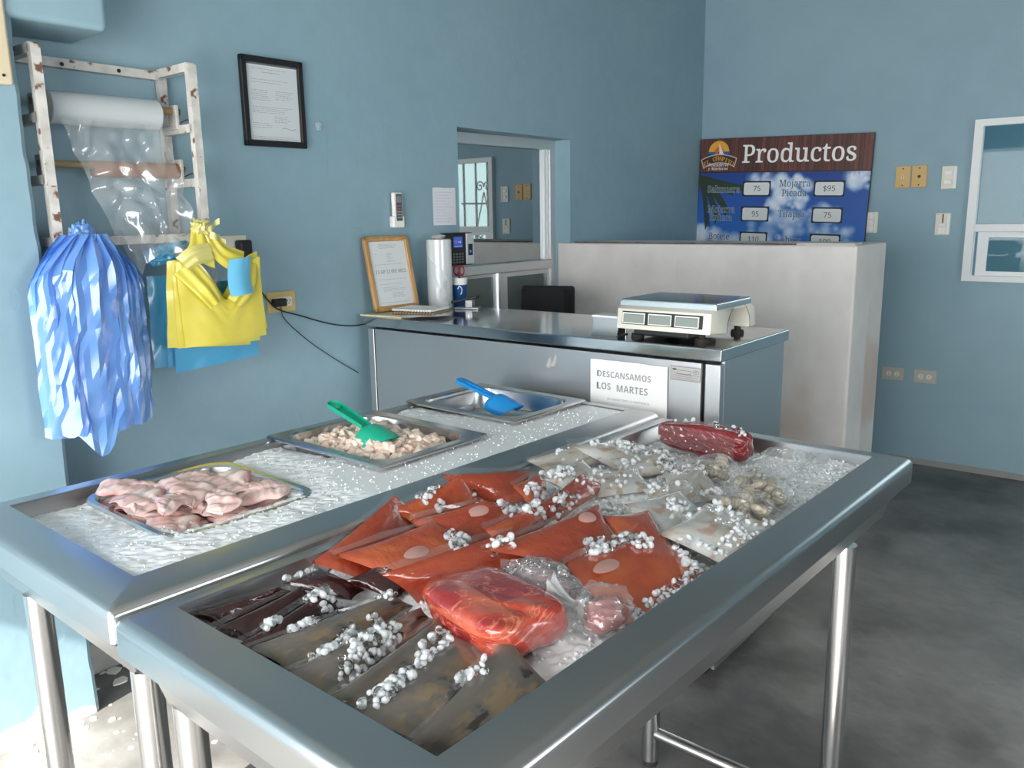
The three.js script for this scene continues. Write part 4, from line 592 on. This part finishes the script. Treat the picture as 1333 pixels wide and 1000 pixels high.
// ---------- white bag rack on the left wall ----------
M.rackPaint = std({ map: dataTex(128, 128, (u, v) => { const n = fbm(u * 9, v * 9, 4, 301), r = fbm(u * 14 + 3, v * 14, 4, 305); let c = mixc([0.80, 0.79, 0.77], [0.66, 0.65, 0.63], clamp((n - 0.35) * 2)); return mixc(c, [0.42, 0.30, 0.23], sstep(0.70, 0.76, r)); }, true, [2.5, 2.5]), roughness: 0.6 });
const RS0 = 0.487, RS1 = 0.942, RF = 0.21;       // along the wall, and stand-off of the front posts
{
  const t = thing('bag_rack', 'rusty white steel tube rack screwed to the blue wall', 'rack', onWall(0, 0, 0), WTURN), q = 0.026;
  const b = (name, a, c) => part(name, metric(bar(a, c, q, q)), M.rackPaint, t);
  for (const s of [RS0, RS1]) { b('front_post', [s, 1.44, RF], [s, 1.975, RF]); b('rear_post', [s, 1.44, 0.018], [s, 1.962, 0.018]); b('top_arm', [s, 1.968, 0.018], [s, 1.968, RF]); b('bottom_arm', [s, 1.444, 0.018], [s, 1.444, RF]);
    for (const y of [1.785, 1.617]) { const a = b('shelf_arm', [s, y, 0.018], [s, y, RF]); part('bearing_plate', rbox(0.012, 0.075, 0.05, 0.003, s + (s < 0.7 ? 0.02 : -0.016), y + 0.038, 0.11), M.rackPaint, a); if (s > 0.7) part('wire_tie', tube([[s - 0.01, y + 0.02, 0.13], [s + 0.012, y + 0.03, 0.15], [s + 0.02, y, 0.14], [s - 0.005, y - 0.012, 0.12]], 0.002, 20, 5), std({ color: 0x3a2a22, roughness: 0.8 }), a); } }
  b('top_rail', [RS0, 1.968, 0.018], [RS1, 1.96, 0.018]); b('bottom_rail', [RS0 - 0.02, 1.443, 0.018], [1.10, 1.436, 0.018]); b('bottom_rail', [RS0, 1.444, RF], [RS1, 1.444, RF]);
  for (const s of [0.63, 0.80]) part('screw', cyl(0.006, 0.006, 0.003, 12).rotateX(Math.PI / 2), M.black, t, [s, 1.962, 0.032]);
}
const rollZ = 0.11;
{ // clear film roll on a wooden rod
  const t = thing('plastic_film_roll', 'thick roll of clear plastic film on the upper rack rod', 'film roll', onWall(0, 0, 0), WTURN); const ax = (g) => g.rotateZ(Math.PI / 2);
  part('roll', ax(new THREE.LatheGeometry([[0.012, -0.165], [0.046, -0.165], [0.0475, -0.16], [0.0475, 0.16], [0.046, 0.165], [0.012, 0.165]].map((p) => new THREE.Vector2(...p)), 40)).translate(0.705, 1.826, rollZ), phy({ color: 0xd2dade, roughness: 0.25, clearcoat: 0.9, clearcoatRoughness: 0.1, transmission: 0.25, thickness: 0 }), t);
  part('rod', rod([0.5, 1.84, rollZ], [0.945, 1.842, rollZ], 0.0115), std({ map: dataTex(32, 128, (u, v) => mixc([0.50, 0.40, 0.26], [0.68, 0.57, 0.40], fbm(u * 4, v * 20, 3, 41)), true), roughness: 0.8 }), t);
  // film hanging from the roll, drawn to the right
  part('hanging_film', surf((u, v) => { const s = lerp(lerp(0.56, 0.86, u), lerp(0.66, 0.93, u), v) + 0.03 * v * v, drop = 0.45 - 0.06 * Math.sin(u * 5); const wr = (Math.abs(vnoise(u * 5 + v * 2, v * 6, 12) - 0.5) - 0.2) * 0.075 * sstep(0.02, 0.3, v) + 0.02 * (vnoise(u * 12 + v * 7, v * 11, 15) - 0.5); return [s, 1.79 - v * drop, rollZ + 0.045 + 0.10 * v + wr]; }, 48, 60), phy({ color: 0xffffff, transmission: 0.86, thickness: 0, roughness: 0.16, ior: 1.9, side: THREE.DoubleSide }), t);
}
{
  const t = thing('cardboard_core', 'brown cardboard core on the lower rack rod', 'cardboard core', onWall(0, 0, 0), WTURN);
  part('core', new THREE.LatheGeometry([[0.018, -0.142], [0.0245, -0.142], [0.0245, 0.142], [0.018, 0.142]].map((p) => new THREE.Vector2(...p)), 32).rotateZ(Math.PI / 2).translate(0.792, 1.656, rollZ), std({ color: 0x8a5f45, roughness: 0.85 }), t);
  part('rod', rod([0.5, 1.668, rollZ], [0.945, 1.662, rollZ], 0.0105), std({ color: 0x8b7a5e, roughness: 0.85 }), t);
}
// ---------- bags hanging from the rack ----------
const bagMat = (c, tr, r = 0.22) => phy({ color: c, roughness: r, transmission: tr, thickness: 0, ior: 1.55, clearcoat: 0.7, clearcoatRoughness: 0.12, side: THREE.DoubleSide });
{
  const t = thing('blue_bag_bundle', 'big bundle of blue translucent plastic bags hanging from the rack', 'plastic bags', onWall(0.53, 1.15, 0.28), WTURN);
  // each bag: a curtain gathered at the knot that fans out in creased pleats
  const blueBag = bagMat(0x7db0ee, 0.42);
  const tri = (x) => Math.abs(((x % 1) + 1) % 1 * 2 - 1) * 2 - 1;
  const curtain = (name, k, xl, xr, yb0, z, pl, mat, tipU = -1, tip = 0) => { const g = surf((u, v) => {
    const f = Math.pow(sstep(-0.05, 0.2, v), 0.7), sag = 0.06 * Math.pow(Math.abs(u - 0.45) * 2, 2) * (1 - v), x = lerp(lerp(-0.03, 0.035, u), lerp(xl, xr, u), f) + 0.008 * (vnoise(u * 5, v * 6, k) - 0.5), yy = lerp(0.315, yb0 - 0.03, v) - sag * sstep(0, 0.2, v) - tip * v * v * Math.max(0, 1 - Math.abs(u - tipU) * 5) + 0.005 * tri(u * 5 + k) * v;
    const crease = (0.02 * (1 - sstep(0, 0.5, v)) + 0.004) * tri(u * pl + 0.4 * v + 0.3 * vnoise(u * 2, v * 2, k)) + 0.03 * (vnoise(u * 3 + v * 1.5, v * 2.4 - u, k + 2) - 0.5) + 0.022 * (Math.abs(vnoise(u * 6 - v * 3, v * 5 + u * 2, k + 7) - 0.5) - 0.2) + 0.007 * (hash(Math.round(u * 15), Math.round(v * 18), k) - 0.5);
    return [x, yy, z + 0.045 * Math.sin(u * Math.PI) * f + crease * (0.4 + 0.6 * f)]; }, 15, 18);
    return part(name, toCreasedNormals(g, 0.32), mat, t); };
  curtain('bag_layer', 1, -0.16, 0.12, -0.215, 0.03, 5, blueBag, 0.42, 0.08);
  curtain('bag_layer', 4, -0.175, -0.01, -0.21, 0.035, 3, blueBag);
  curtain('bag_layer', 8, -0.02, 0.14, -0.215, 0.01, 4, blueBag);
  curtain('bag_layer', 12, -0.15, 0.165, -0.20, -0.03, 7, blueBag);
  curtain('bag_layer', 16, 0.07, 0.185, -0.19, -0.05, 3, blueBag);
  part('knot', crumple(0.04, 0.055, 0.035, 26, 10, 0.45), blueBag, t, [0.0, 0.30, 0.0]);
  single('orange_bag_knot', crumple(0.038, 0.026, 0.03, 37, 10, 0.5), bagMat(0xc97a45, 0.15, 0.4), 'orange plastic bag tied around the rack beside the blue bags', 'plastic bag', onWall(0.548, 1.462, 0.235), WTURN);
}
{ // light blue bags behind the yellow ones
  const t = thing('light_blue_bag_stack', 'flat stack of light blue plastic bags hanging behind yellow ones', 'plastic bags', onWall(0.93, 1.2, 0.20), WTURN), m = bagMat(0x4da3cf, 0.12, 0.35), m2 = m;
  const sh = (x0, x1, y0, y1, z, sl, k) => surf((u, v) => [lerp(x0, x1, u) + 0.01 * v * (u - 0.5), lerp(y1, y0, v) + sl * (u - 0.5) * v, z + 0.012 * (fbm(u * 3, v * 3, 3, k) - 0.5) + 0.01 * Math.sin(u * 3)], 24, 24);
  part('sheet', sh(-0.135, 0.155, -0.17, 0.1, 0.03, 0.02, 1), m, t); part('sheet', sh(-0.15, 0.15, -0.155, 0.1, 0.012, 0.015, 2), m2, t); part('sheet', sh(-0.19, -0.06, -0.16, 0.13, -0.004, 0.0, 3), m2, t);
  part('gather', crumple(0.075, 0.04, 0.035, 51, 12, 0.45), m, t, [-0.115, 0.2, 0.0], [0, 0, 0.25]);
}
{ // yellow bags
  const t = thing('yellow_bag_stack', 'folded stack of yellow plastic bags tied to the rack', 'plastic bags', onWall(0.91, 1.24, 0.285), WTURN), m = bagMat(0xd9cb4e, 0.08, 0.38), m2 = m, m3 = bagMat(0xe3dc8a, 0.25, 0.3);
  // body: hem at the bottom, notched neckline between two handle straps
  const body = (dx, dy, z, tl, k, mat) => part('folded_bag', surf((u, v) => { const x = (u - 0.5) * 0.29, notch = 0.13 * Math.exp(-Math.pow((u - 0.52) * 5.2, 2)), top = 0.135 - notch + 0.012 * Math.sin(u * 6), y = lerp(-0.13, top, v); return [dx + x * Math.cos(tl) - y * Math.sin(tl) , dy + y * Math.cos(tl) + x * Math.sin(tl), z + 0.012 * Math.sin(u * 3.1) + 0.008 * (fbm(u * 3, v * 3, 3, k) - 0.5) + 0.006 * Math.sin(u * 20) * (v > 0.5 ? v - 0.5 : 0)]; }, 40, 30), mat, t);
  body(0.02, 0.002, 0.022, 0.03, 1, m); body(0.008, -0.006, 0.012, -0.03, 2, m2); body(-0.015, -0.01, 0.004, -0.09, 3, m); body(0.035, 0.012, -0.004, 0.08, 4, m2);
  // straps running up to the tie
  const strap = (pts, w0, w1, mat, k) => { const c = new THREE.CatmullRomCurve3(pts.map((p) => V(...p))); part('strap', surf((u, v) => { const p = c.getPoint(v), q = c.getTangent(v), nx = V(-q.y, q.x, 0).normalize(), w = lerp(w0, w1, v); return [p.x + nx.x * (u - 0.5) * w, p.y + nx.y * (u - 0.5) * w, p.z + 0.009 * Math.sin(u * Math.PI) + 0.0025 * Math.sin(u * 13 + k)]; }, 20, 24), mat, t); };
  strap([[-0.105, 0.12, 0.02], [-0.05, 0.04, 0.05], [-0.02, 0.0, 0.045]], 0.075, 0.05, m, 1); strap([[-0.06, 0.13, 0.03], [-0.045, 0.17, 0.03], [-0.035, 0.235, 0.01]], 0.12, 0.05, m, 2); strap([[0.125, 0.125, 0.02], [0.09, 0.05, 0.05], [0.045, -0.005, 0.045]], 0.075, 0.06, m, 3); strap([[0.09, 0.12, 0.025], [0.02, 0.16, 0.03], [-0.015, 0.235, 0.01]], 0.08, 0.04, m, 4);
  strap([[-0.11, 0.125, 0.03], [-0.08, 0.15, 0.045], [-0.02, 0.16, 0.04]], 0.06, 0.06, m3, 5);
  part('tie', crumple(0.03, 0.03, 0.025, 71, 10, 0.6), m3, t, [-0.03, 0.235, 0.012]); part('tie_end', surf((u, v) => [lerp(0, 0.05, v), lerp(0, 0.03, v) + (u - 0.5) * 0.018, 0.01 + 0.008 * Math.sin(v * 6)], 6, 10), m3, t, [-0.02, 0.225, 0.015]);
  part('tie_end', surf((u, v) => [lerp(0, 0.055, v), -0.03 * v + (u - 0.5) * 0.024, 0.012 + 0.008 * Math.sin(v * 6)], 6, 10), m3, t, [-0.01, 0.215, 0.015]);
  single('light_blue_bag', surf((u, v) => { const x = (u - 0.5) * 0.085, y = (0.5 - v) * 0.085; return [x * 0.96 - y * 0.2 + 0.035 * Math.pow(1 - v, 2), y + x * 0.1 + 0.03 * Math.pow(1 - v, 3), 0.012 * Math.sin(u * 3.1) - 0.03 * (1 - v)]; }, 18, 18), bagMat(0x63b4d9, 0.1, 0.4), 'single light blue bag folded over the yellow bag strap', 'plastic bag', onWall(0.965, 1.305, 0.355), WTURN);
}
// ---------- things on the left wall ----------
{ const t = thing('electrical_panel', 'beige electrical panel cover on the pale blue pilaster', 'electrical panel', onWall(0.25, 2.10, 0.232), WTURN); part('cover', rbox(0.33, 0.485, 0.018, 0.012, 0, 0, 0.009), std({ color: 0xcdbfa4, roughness: 0.5 }), t); for (const [x, y] of [[0.14, -0.22], [-0.14, -0.22]]) part('screw', cyl(0.004, 0.004, 0.003, 10).rotateX(Math.PI / 2), M.black, t, [x, y, 0.0185]); }
{ // black framed certificate
  const t = thing('framed_license', 'printed license in a black frame hanging on the blue wall', 'picture frame', onWall(1.372, 1.915, 0.003), WTURN), W = 0.262, H = 0.312, b = 0.022;
  for (const [x, y, w, h] of [[0, H / 2 - b / 2, W, b], [0, -H / 2 + b / 2, W, b], [-W / 2 + b / 2, 0, b, H], [W / 2 - b / 2, 0, b, H]]) part('moulding', rbox(w, h, 0.02, 0.004, x, y, 0.01), M.black, t);
  part('license', new THREE.PlaneGeometry(W - 2 * b + 0.004, H - 2 * b + 0.004).translate(0, 0, 0.008), page(420, 520, (g, w, h) => { g.fillStyle = '#cdd3d7'; g.fillRect(0, 0, w, h); g.fillStyle = '#6a6f73'; g.fillRect(0, 0, w, 16); g.fillStyle = '#e8e8e6'; g.fillRect(0, 16, w, 6); textLines(g, 130, 60, 160, 1, 9, '#777c80', 3); textLines(g, 60, 40, 300, 1, 9); textLines(g, 40, 110, 320, 2, 18); textLines(g, 40, 180, 140, 6, 13); textLines(g, 230, 180, 150, 5, 13); textLines(g, 40, 290, 320, 4, 13); textLines(g, 210, 350, 120, 4, 12); textLines(g, 40, 400, 140, 3, 14); g.strokeStyle = '#444'; g.lineWidth = 2; g.beginPath(); g.moveTo(270, 430); g.bezierCurveTo(300, 410, 330, 450, 380, 428); g.stroke(); textLines(g, 30, 490, 360, 2, 12); }), t);
  part('glazing', new THREE.PlaneGeometry(W - 2 * b, H - 2 * b).translate(0, 0, 0.012), M.film, t);
}
single('plaster_patch', crumple(0.016, 0.022, 0.004, 81, 6, 0.7), std({ color: 0x9fb2ba, roughness: 0.8 }), 'small smear of pale filler on the wall beside the black frame', 'filler', onWall(1.577, 1.846, 0.002), WTURN);
{ // air conditioner remote in its holder
  const t = thing('remote_control', 'white air conditioner remote in a wall holder', 'remote control', onWall(1.945, 1.525, 0), WTURN);
  part('holder', rbox(0.066, 0.05, 0.03, 0.008, 0, -0.048, 0.016), M.white, t); const r = part('remote_body', rbox(0.054, 0.145, 0.02, 0.008, 0.0, 0.003, 0.02), M.white, t);
  part('face', rbox(0.034, 0.112, 0.003, 0.003, 0.002, 0.012, 0.0305), std({ color: 0x4a4d52, roughness: 0.4 }), r); part('screen', rbox(0.026, 0.028, 0.002, 0.001, 0.002, 0.046, 0.0318), std({ color: 0x757d80, roughness: 0.2 }), r);
  for (let j = 0; j < 5; j++) for (let i = 0; i < 3; i++) part('button', rbox(0.006, 0.005, 0.003, 0.001, 0.002 + (i - 1) * 0.0095, 0.018 - j * 0.012, 0.032), std({ color: j < 2 ? 0xb06a62 : 0xa9adb0, roughness: 0.5 }), r);
}
single('handwritten_note', sheet(0.145, 0.166, 0.003, 5), page(290, 332, (g, w, h) => { g.fillStyle = '#d9dbe2'; g.fillRect(0, 0, w, h); g.strokeStyle = '#a9a7c4'; g.lineWidth = 2; for (let i = 0; i < 11; i++) { g.beginPath(); let x = 24; g.moveTo(x, 40 + i * 26); const e = 120 + 140 * hash(i, 2, 8); while (x < e) { x += 5; g.lineTo(x, 40 + i * 26 + 8 * (hash(x, i, 3) - 0.5)); } g.stroke(); } }), 'white handwritten paper note stuck on the wall beside the serving window', 'note', onWall(2.246, 1.54, 0.002), WTURN);
{ // attendance terminal
  const t = thing('time_clock', 'black and silver fingerprint time clock on the wall', 'time clock', onWall(2.298, 1.347, 0), WTURN);
  part('housing', rbox(0.19, 0.15, 0.04, 0.01, 0, 0, 0.022), M.black, t); part('silver_panel', rbox(0.052, 0.142, 0.012, 0.004, 0.066, 0, 0.041), std({ color: 0xc9ccd0, roughness: 0.35, metalness: 0.3 }), t);
  part('screen', rbox(0.058, 0.048, 0.003, 0.002, -0.012, 0.032, 0.043), std({ map: canvasTex(64, 56, (g) => { g.fillStyle = '#3c62c4'; g.fillRect(0, 0, 64, 56); g.fillStyle = '#8d6fc0'; g.beginPath(); g.arc(16, 26, 12, 0, 7); g.fill(); g.fillStyle = '#dfe8ff'; g.fillRect(34, 22, 7, 10); g.fillRect(45, 22, 7, 10); g.fillRect(4, 48, 56, 3); }), emissive: 0x2c4a98, emissiveIntensity: 0.35, roughness: 0.3 }), t);
  for (let j = 0; j < 4; j++) for (let i = 0; i < 4; i++) part('key', rbox(0.012, 0.008, 0.003, 0.001, -0.04 + i * 0.0185, -0.022 - j * 0.0125, 0.043), std({ color: 0x6d7176, roughness: 0.5 }), t);
  const w = part('sensor', rbox(0.03, 0.052, 0.003, 0.003, 0.066, -0.004, 0.047), M.black, t); part('sensor_glow', new THREE.CircleGeometry(0.009, 3).translate(0.064, -0.012, 0.049), std({ color: 0x2f86d8, emissive: 0x2a7fd0, emissiveIntensity: 0.6 }), w);
}
// sockets: a plate, sockets, plug
const faceHoles = (t, x, y, z) => { for (const d of [-0.006, 0.006]) part('slot', box(0.002, 0.008, 0.002, x + d, y + 0.003, z), M.black, t); part('slot', cyl(0.0022, 0.0022, 0.002, 10).rotateX(Math.PI / 2), M.black, t, [x, y - 0.008, z]); };
{ const t = thing('power_outlet', 'yellowed power outlet with black plug on the left wall', 'outlet', onWall(1.348, 1.187, 0), WTURN); part('plate', rbox(0.125, 0.078, 0.008, 0.003, 0, 0, 0.004), std({ color: 0xcbb273, roughness: 0.5 }), t); part('socket', rbox(0.08, 0.036, 0.004, 0.002, 0.005, 0, 0.009), M.ivory, t); faceHoles(t, 0.03, 0, 0.0115);
  single('black_plug', rbox(0.052, 0.03, 0.03, 0.005), M.black, 'black plug in the yellowed power outlet', 'plug', onWall(1.325, 1.187, 0.027), WTURN); }
{ const t = thing('power_outlet', 'white power outlet behind the rack with black adapter', 'outlet', onWall(1.155, 1.405, 0), WTURN); part('plate', rbox(0.125, 0.075, 0.008, 0.003, 0, 0, 0.004), M.ivory, t); part('socket', rbox(0.07, 0.034, 0.004, 0.002, -0.01, 0, 0.009), M.white, t); faceHoles(t, -0.03, 0, 0.0115);
  single('power_adapter', rbox(0.05, 0.075, 0.04, 0.008), M.black, 'black power adapter plugged in beside the yellow bags', 'power adapter', onWall(1.19, 1.388, 0.032), WTURN); }
const wire = (pts, r, label, name = 'cable') => single(name, tube(pts, r, 60, 6), M.black, label, 'cable');
wire([onWall(1.20, 1.35, 0.03), onWall(1.225, 1.29, 0.02), onWall(1.27, 1.22, 0.012), onWall(1.32, 1.165, 0.012), onWall(1.42, 1.128, 0.012), onWall(1.58, 1.075, 0.012), onWall(1.68, 1.06, 0.03), onWall(1.80, 1.075, 0.06)], 0.0028, 'black cable sagging along the wall to the counter end');
wire([onWall(1.335, 1.172, 0.02), onWall(1.35, 1.13, 0.008), onWall(1.45, 1.03, 0.006), onWall(1.60, 0.92, 0.006), onWall(1.70, 0.855, 0.006)], 0.0016, 'thin black wire running down the wall from the plug');

// ---------- things on the back wall ----------
{ // product board
  const W = 1.09, H = 0.98, PX = 1090, PY = 980;
  const draw = (g) => {
    const sky = g.createLinearGradient(0, 230, 0, PY); sky.addColorStop(0, '#123f8c'); sky.addColorStop(0.5, '#2c6cc0'); sky.addColorStop(1, '#7fb0e0'); g.fillStyle = sky; g.fillRect(0, 0, PX, PY);
    const cloud = (cx, cy, w, h, n, s, a) => { for (let i = 0; i < n; i++) { const x = cx + (hash(i, s, 1) - 0.5) * w, y = cy + (hash(i, s, 2) - 0.5) * h, r = 14 + 44 * hash(i, s, 3); const gr = g.createRadialGradient(x, y, 2, x, y, r); gr.addColorStop(0, `rgba(236,240,247,${a})`); gr.addColorStop(0.6, `rgba(214,224,240,${a * 0.55})`); gr.addColorStop(1, 'rgba(200,215,240,0)'); g.fillStyle = gr; g.fillRect(x - r, y - r, r * 2, r * 2); } };
    cloud(600, 340, 260, 190, 60, 3, 0.75); cloud(700, 470, 430, 130, 50, 4, 0.4); cloud(520, 560, 300, 120, 30, 5, 0.35); cloud(70, 610, 170, 90, 34, 6, 0.7); cloud(330, 650, 420, 60, 40, 7, 0.5); cloud(1040, 260, 120, 90, 20, 8, 0.7); cloud(820, 620, 460, 140, 40, 9, 0.4); cloud(430, 245, 130, 50, 14, 10, 0.5); cloud(600, 820, 900, 200, 90, 11, 0.5);
    // palm frond
    for (let k = 0; k < 5; k++) { const ax = [250, 210, 140, 330, 70][k], ay = [330, 470, 520, 300, 560][k]; for (let i = 0; i < 110; i++) { const q = i / 110, x = lerp(-20, ax, q), y = lerp(240, ay, q * q) + 20 * Math.sin(q * 3); g.strokeStyle = i % 2 ? '#2c3f2a' : '#1c2a20'; g.lineWidth = 4; g.beginPath(); g.moveTo(x, y); g.lineTo(x - 8 + 34 * (1 - q), y + 62 * (1 - q * 0.6)); g.stroke(); g.beginPath(); g.moveTo(x, y); g.lineTo(x + 26, y - 14 * (1 - q)); g.stroke(); } }
    // planks
    for (let x = 0; x < PX; x += 26) { const v = hash(x, 4, 4); g.fillStyle = `rgb(${72 + 40 * v},${40 + 22 * v},${36 + 16 * v})`; g.fillRect(x, 0, 26, 212); g.fillStyle = 'rgba(30,14,12,0.8)'; g.fillRect(x, 0, 2, 212); for (let i = 0; i < 9; i++) { g.fillStyle = `rgba(${hash(x, i, 2) > 0.5 ? '140,95,80' : '40,20,18'},0.35)`; g.fillRect(x + 3 + 20 * hash(x, i, 5), 212 * hash(x, i, 6) * 0.6, 2, 70 + 80 * hash(x, i, 7)); } }
    g.fillStyle = '#3a1f1c'; g.fillRect(0, 206, PX, 8);
    // round emblem: sun, sea, sail, banner
    g.fillStyle = '#e0a23c'; g.beginPath(); g.arc(128, 84, 72, Math.PI, 0); g.lineTo(200, 104); g.lineTo(56, 104); g.fill(); g.fillStyle = '#d07a30'; g.beginPath(); g.arc(128, 92, 40, Math.PI, 0); g.fill(); g.fillStyle = '#1d5e96'; g.fillRect(54, 80, 150, 36); g.fillStyle = '#0f3f70'; g.fillRect(54, 96, 150, 24);
    g.fillStyle = '#e8dcd0'; g.beginPath(); g.moveTo(128, 28); g.lineTo(164, 98); g.lineTo(132, 98); g.fill(); g.fillStyle = '#cf5a3a'; g.beginPath(); g.moveTo(122, 36); g.lineTo(122, 98); g.lineTo(98, 98); g.fill();
    g.strokeStyle = '#c9c2b8'; g.lineWidth = 6; g.fillStyle = '#3b2320'; g.beginPath(); g.moveTo(8, 130); g.quadraticCurveTo(128, 70, 252, 124); g.lineTo(240, 176); g.quadraticCurveTo(128, 120, 26, 182); g.closePath(); g.fill(); g.stroke();
    const word = 'EL CHAPITO'; g.font = 'bold 38px serif'; g.textAlign = 'center'; for (let i = 0; i < word.length; i++) { const u = i / (word.length - 1), x = lerp(38, 222, u), y = 150 - 34 * Math.sin(u * Math.PI) + 12; g.save(); g.translate(x, y); g.rotate(lerp(-0.34, 0.34, u)); g.fillStyle = '#d99a3a'; g.fillText(word[i], 0, 8); g.restore(); }
    g.font = 'italic bold 26px serif'; g.fillStyle = '#e6ded6'; g.fillText('Pescadería', 128, 172); g.fillText('y Mariscos', 126, 196); g.textAlign = 'left';
    g.font = '150px serif'; g.lineWidth = 3; g.fillStyle = '#f0f0ee'; g.strokeStyle = '#f0f0ee'; g.fillText('Productos', 288, 152, 730); g.strokeText('Productos', 288, 152, 730);
    const label = (s, x, y, w, dark) => { g.font = '56px serif'; g.lineWidth = 4; g.strokeStyle = dark ? 'rgba(216,228,244,0.75)' : 'rgba(208,222,240,0.8)'; g.strokeText(s, x, y, w); g.fillStyle = '#14202e'; g.fillText(s, x, y, w); };
    label('Salmuera', 62, 338, 230); label('Mojarra', 72, 466, 192); label('Entera', 90, 518, 158); label('Botete', 88, 640, 150, 1); label('Mojarra', 546, 302, 200, 1); label('Picada', 566, 360, 160, 1); label('Tilapia', 552, 488, 172, 1); label('Lobina', 548, 648, 170, 1);
    const price = (x, y, s) => { g.fillStyle = '#15171a'; g.fillRect(x - 5, y - 5, 186, 94); g.fillStyle = '#dfe1e0'; g.beginPath(); const r = 14, w = 168, h = 78, X = x + 4, Y = y + 4; g.moveTo(X + r, Y); g.lineTo(X + w - r, Y); g.quadraticCurveTo(X + w, Y, X + w, Y + r); g.lineTo(X + w, Y + h - r); g.quadraticCurveTo(X + w, Y + h, X + w - r, Y + h); g.lineTo(X + r, Y + h); g.quadraticCurveTo(X, Y + h, X, Y + h - r); g.lineTo(X, Y + r); g.quadraticCurveTo(X, Y, X + r, Y); g.fill(); g.font = '46px sans-serif'; g.fillStyle = '#3b3d40'; g.fillText(s, x + 66 - (s.length > 2 ? 16 : 0), y + 58); };
    price(312, 272, '75'); price(770, 272, '$95'); price(312, 430, '95'); price(770, 430, '75'); price(312, 590, '110'); price(770, 590, '100'); price(312, 750, '90'); price(770, 750, '80');
  };
  const t = thing('price_board', 'product price board with wood plank header and sky print', 'board', [-2.042, 1.945, ZB + 0.03], 0); t.rotation.z = -0.03;
  part('panel', box(W, H, 0.012, 0, -H / 2, 0), M.black, t); part('print', new THREE.PlaneGeometry(W - 0.004, H - 0.004).translate(0, -H / 2, 0.0065), std({ map: canvasTex(PX, PY, draw), roughness: 0.4 }), t);
}
function plate(name, label, cat, x, y, w, h, mat, build) { const t = thing(name, label, cat, [x, y, ZB], 0); part('plate', rbox(w, h, 0.01, 0.003, 0, 0, 0.005), mat, t); build && build(t); return t; }
for (const [x, l, g] of [[-1.336, 'tan blank wall plate with a dark centre hole nearer the board', 0], [-1.249, 'tan blank wall plate with a dark centre hole nearer the switches', 1]]) plate('blank_wall_plate', l, 'wall plate', x, 1.672, 0.08, 0.122, M.beige, (t) => { part('hole', cyl(0.009, 0.009, 0.004, 16).rotateX(Math.PI / 2), g ? std({ color: 0x5b4a2c, roughness: 0.6 }) : M.ivory, t, [0, 0, 0.0105]); part('hole_core', cyl(0.004, 0.004, 0.004, 12).rotateX(Math.PI / 2), M.black, t, [0, 0, 0.012]); for (const y of [-0.046, 0.046]) part('screw', cyl(0.004, 0.004, 0.003, 10).rotateX(Math.PI / 2), M.black, t, [0, y, 0.0105]); });
plate('light_switch', 'ivory double light switch beside the white window', 'light switch', -1.095, 1.661, 0.078, 0.125, M.ivory, (t) => { for (const y of [0.024, -0.024]) part('rocker', rbox(0.04, 0.024, 0.008, 0.003, -0.004, y, 0.012), M.white, t); part('edge', rbox(0.014, 0.122, 0.006, 0.002, 0.029, 0, 0.011), M.white, t); });
plate('light_switch', 'ivory dimmer switch with slider below the double switch', 'light switch', -1.108, 1.407, 0.078, 0.122, M.ivory, (t) => { part('slider', rbox(0.036, 0.014, 0.012, 0.003, 0.0, -0.004, 0.014), M.white, t); part('track', box(0.006, 0.05, 0.003, 0.0, 0.03, 0.0105), M.black, t); part('lower_panel', rbox(0.042, 0.036, 0.006, 0.002, 0, -0.036, 0.011), M.white, t); part('edge', rbox(0.014, 0.12, 0.006, 0.002, 0.029, 0, 0.011), M.white, t); for (const x of [-0.028, 0.0]) part('mark', box(0.004, 0.004, 0.002, x, 0.052, 0.0105), M.black, t); });
plate('light_switch', 'ivory light switch half hidden by the price board', 'light switch', -1.497, 1.418, 0.08, 0.122, M.ivory, (t) => { for (const y of [0.036, 0, -0.036]) part('rocker', rbox(0.046, 0.03, 0.006, 0.002, -0.006, y, 0.012), M.white, t); part('edge', rbox(0.014, 0.12, 0.006, 0.002, 0.029, 0, 0.011), M.white, t); });
for (const [x, l] of [[-1.309, 'grey double power outlet next to the low white wall'], [-1.133, 'grey double power outlet farther from the low white wall']]) plate('power_outlet', l, 'outlet', x, 0.53, 0.125, 0.078, std({ color: 0xb5b2a8, roughness: 0.5 }), (t) => { for (const dx of [-0.022, 0.022]) { part('socket', cyl(0.015, 0.015, 0.004, 20).rotateX(Math.PI / 2), M.ivory, t, [dx, 0, 0.0105]); for (const d of [-0.005, 0.005]) part('slot', box(0.008, 0.002, 0.002, dx + 0.001, d, 0.0132), M.black, t); } });
renderer.render(scene, camera);
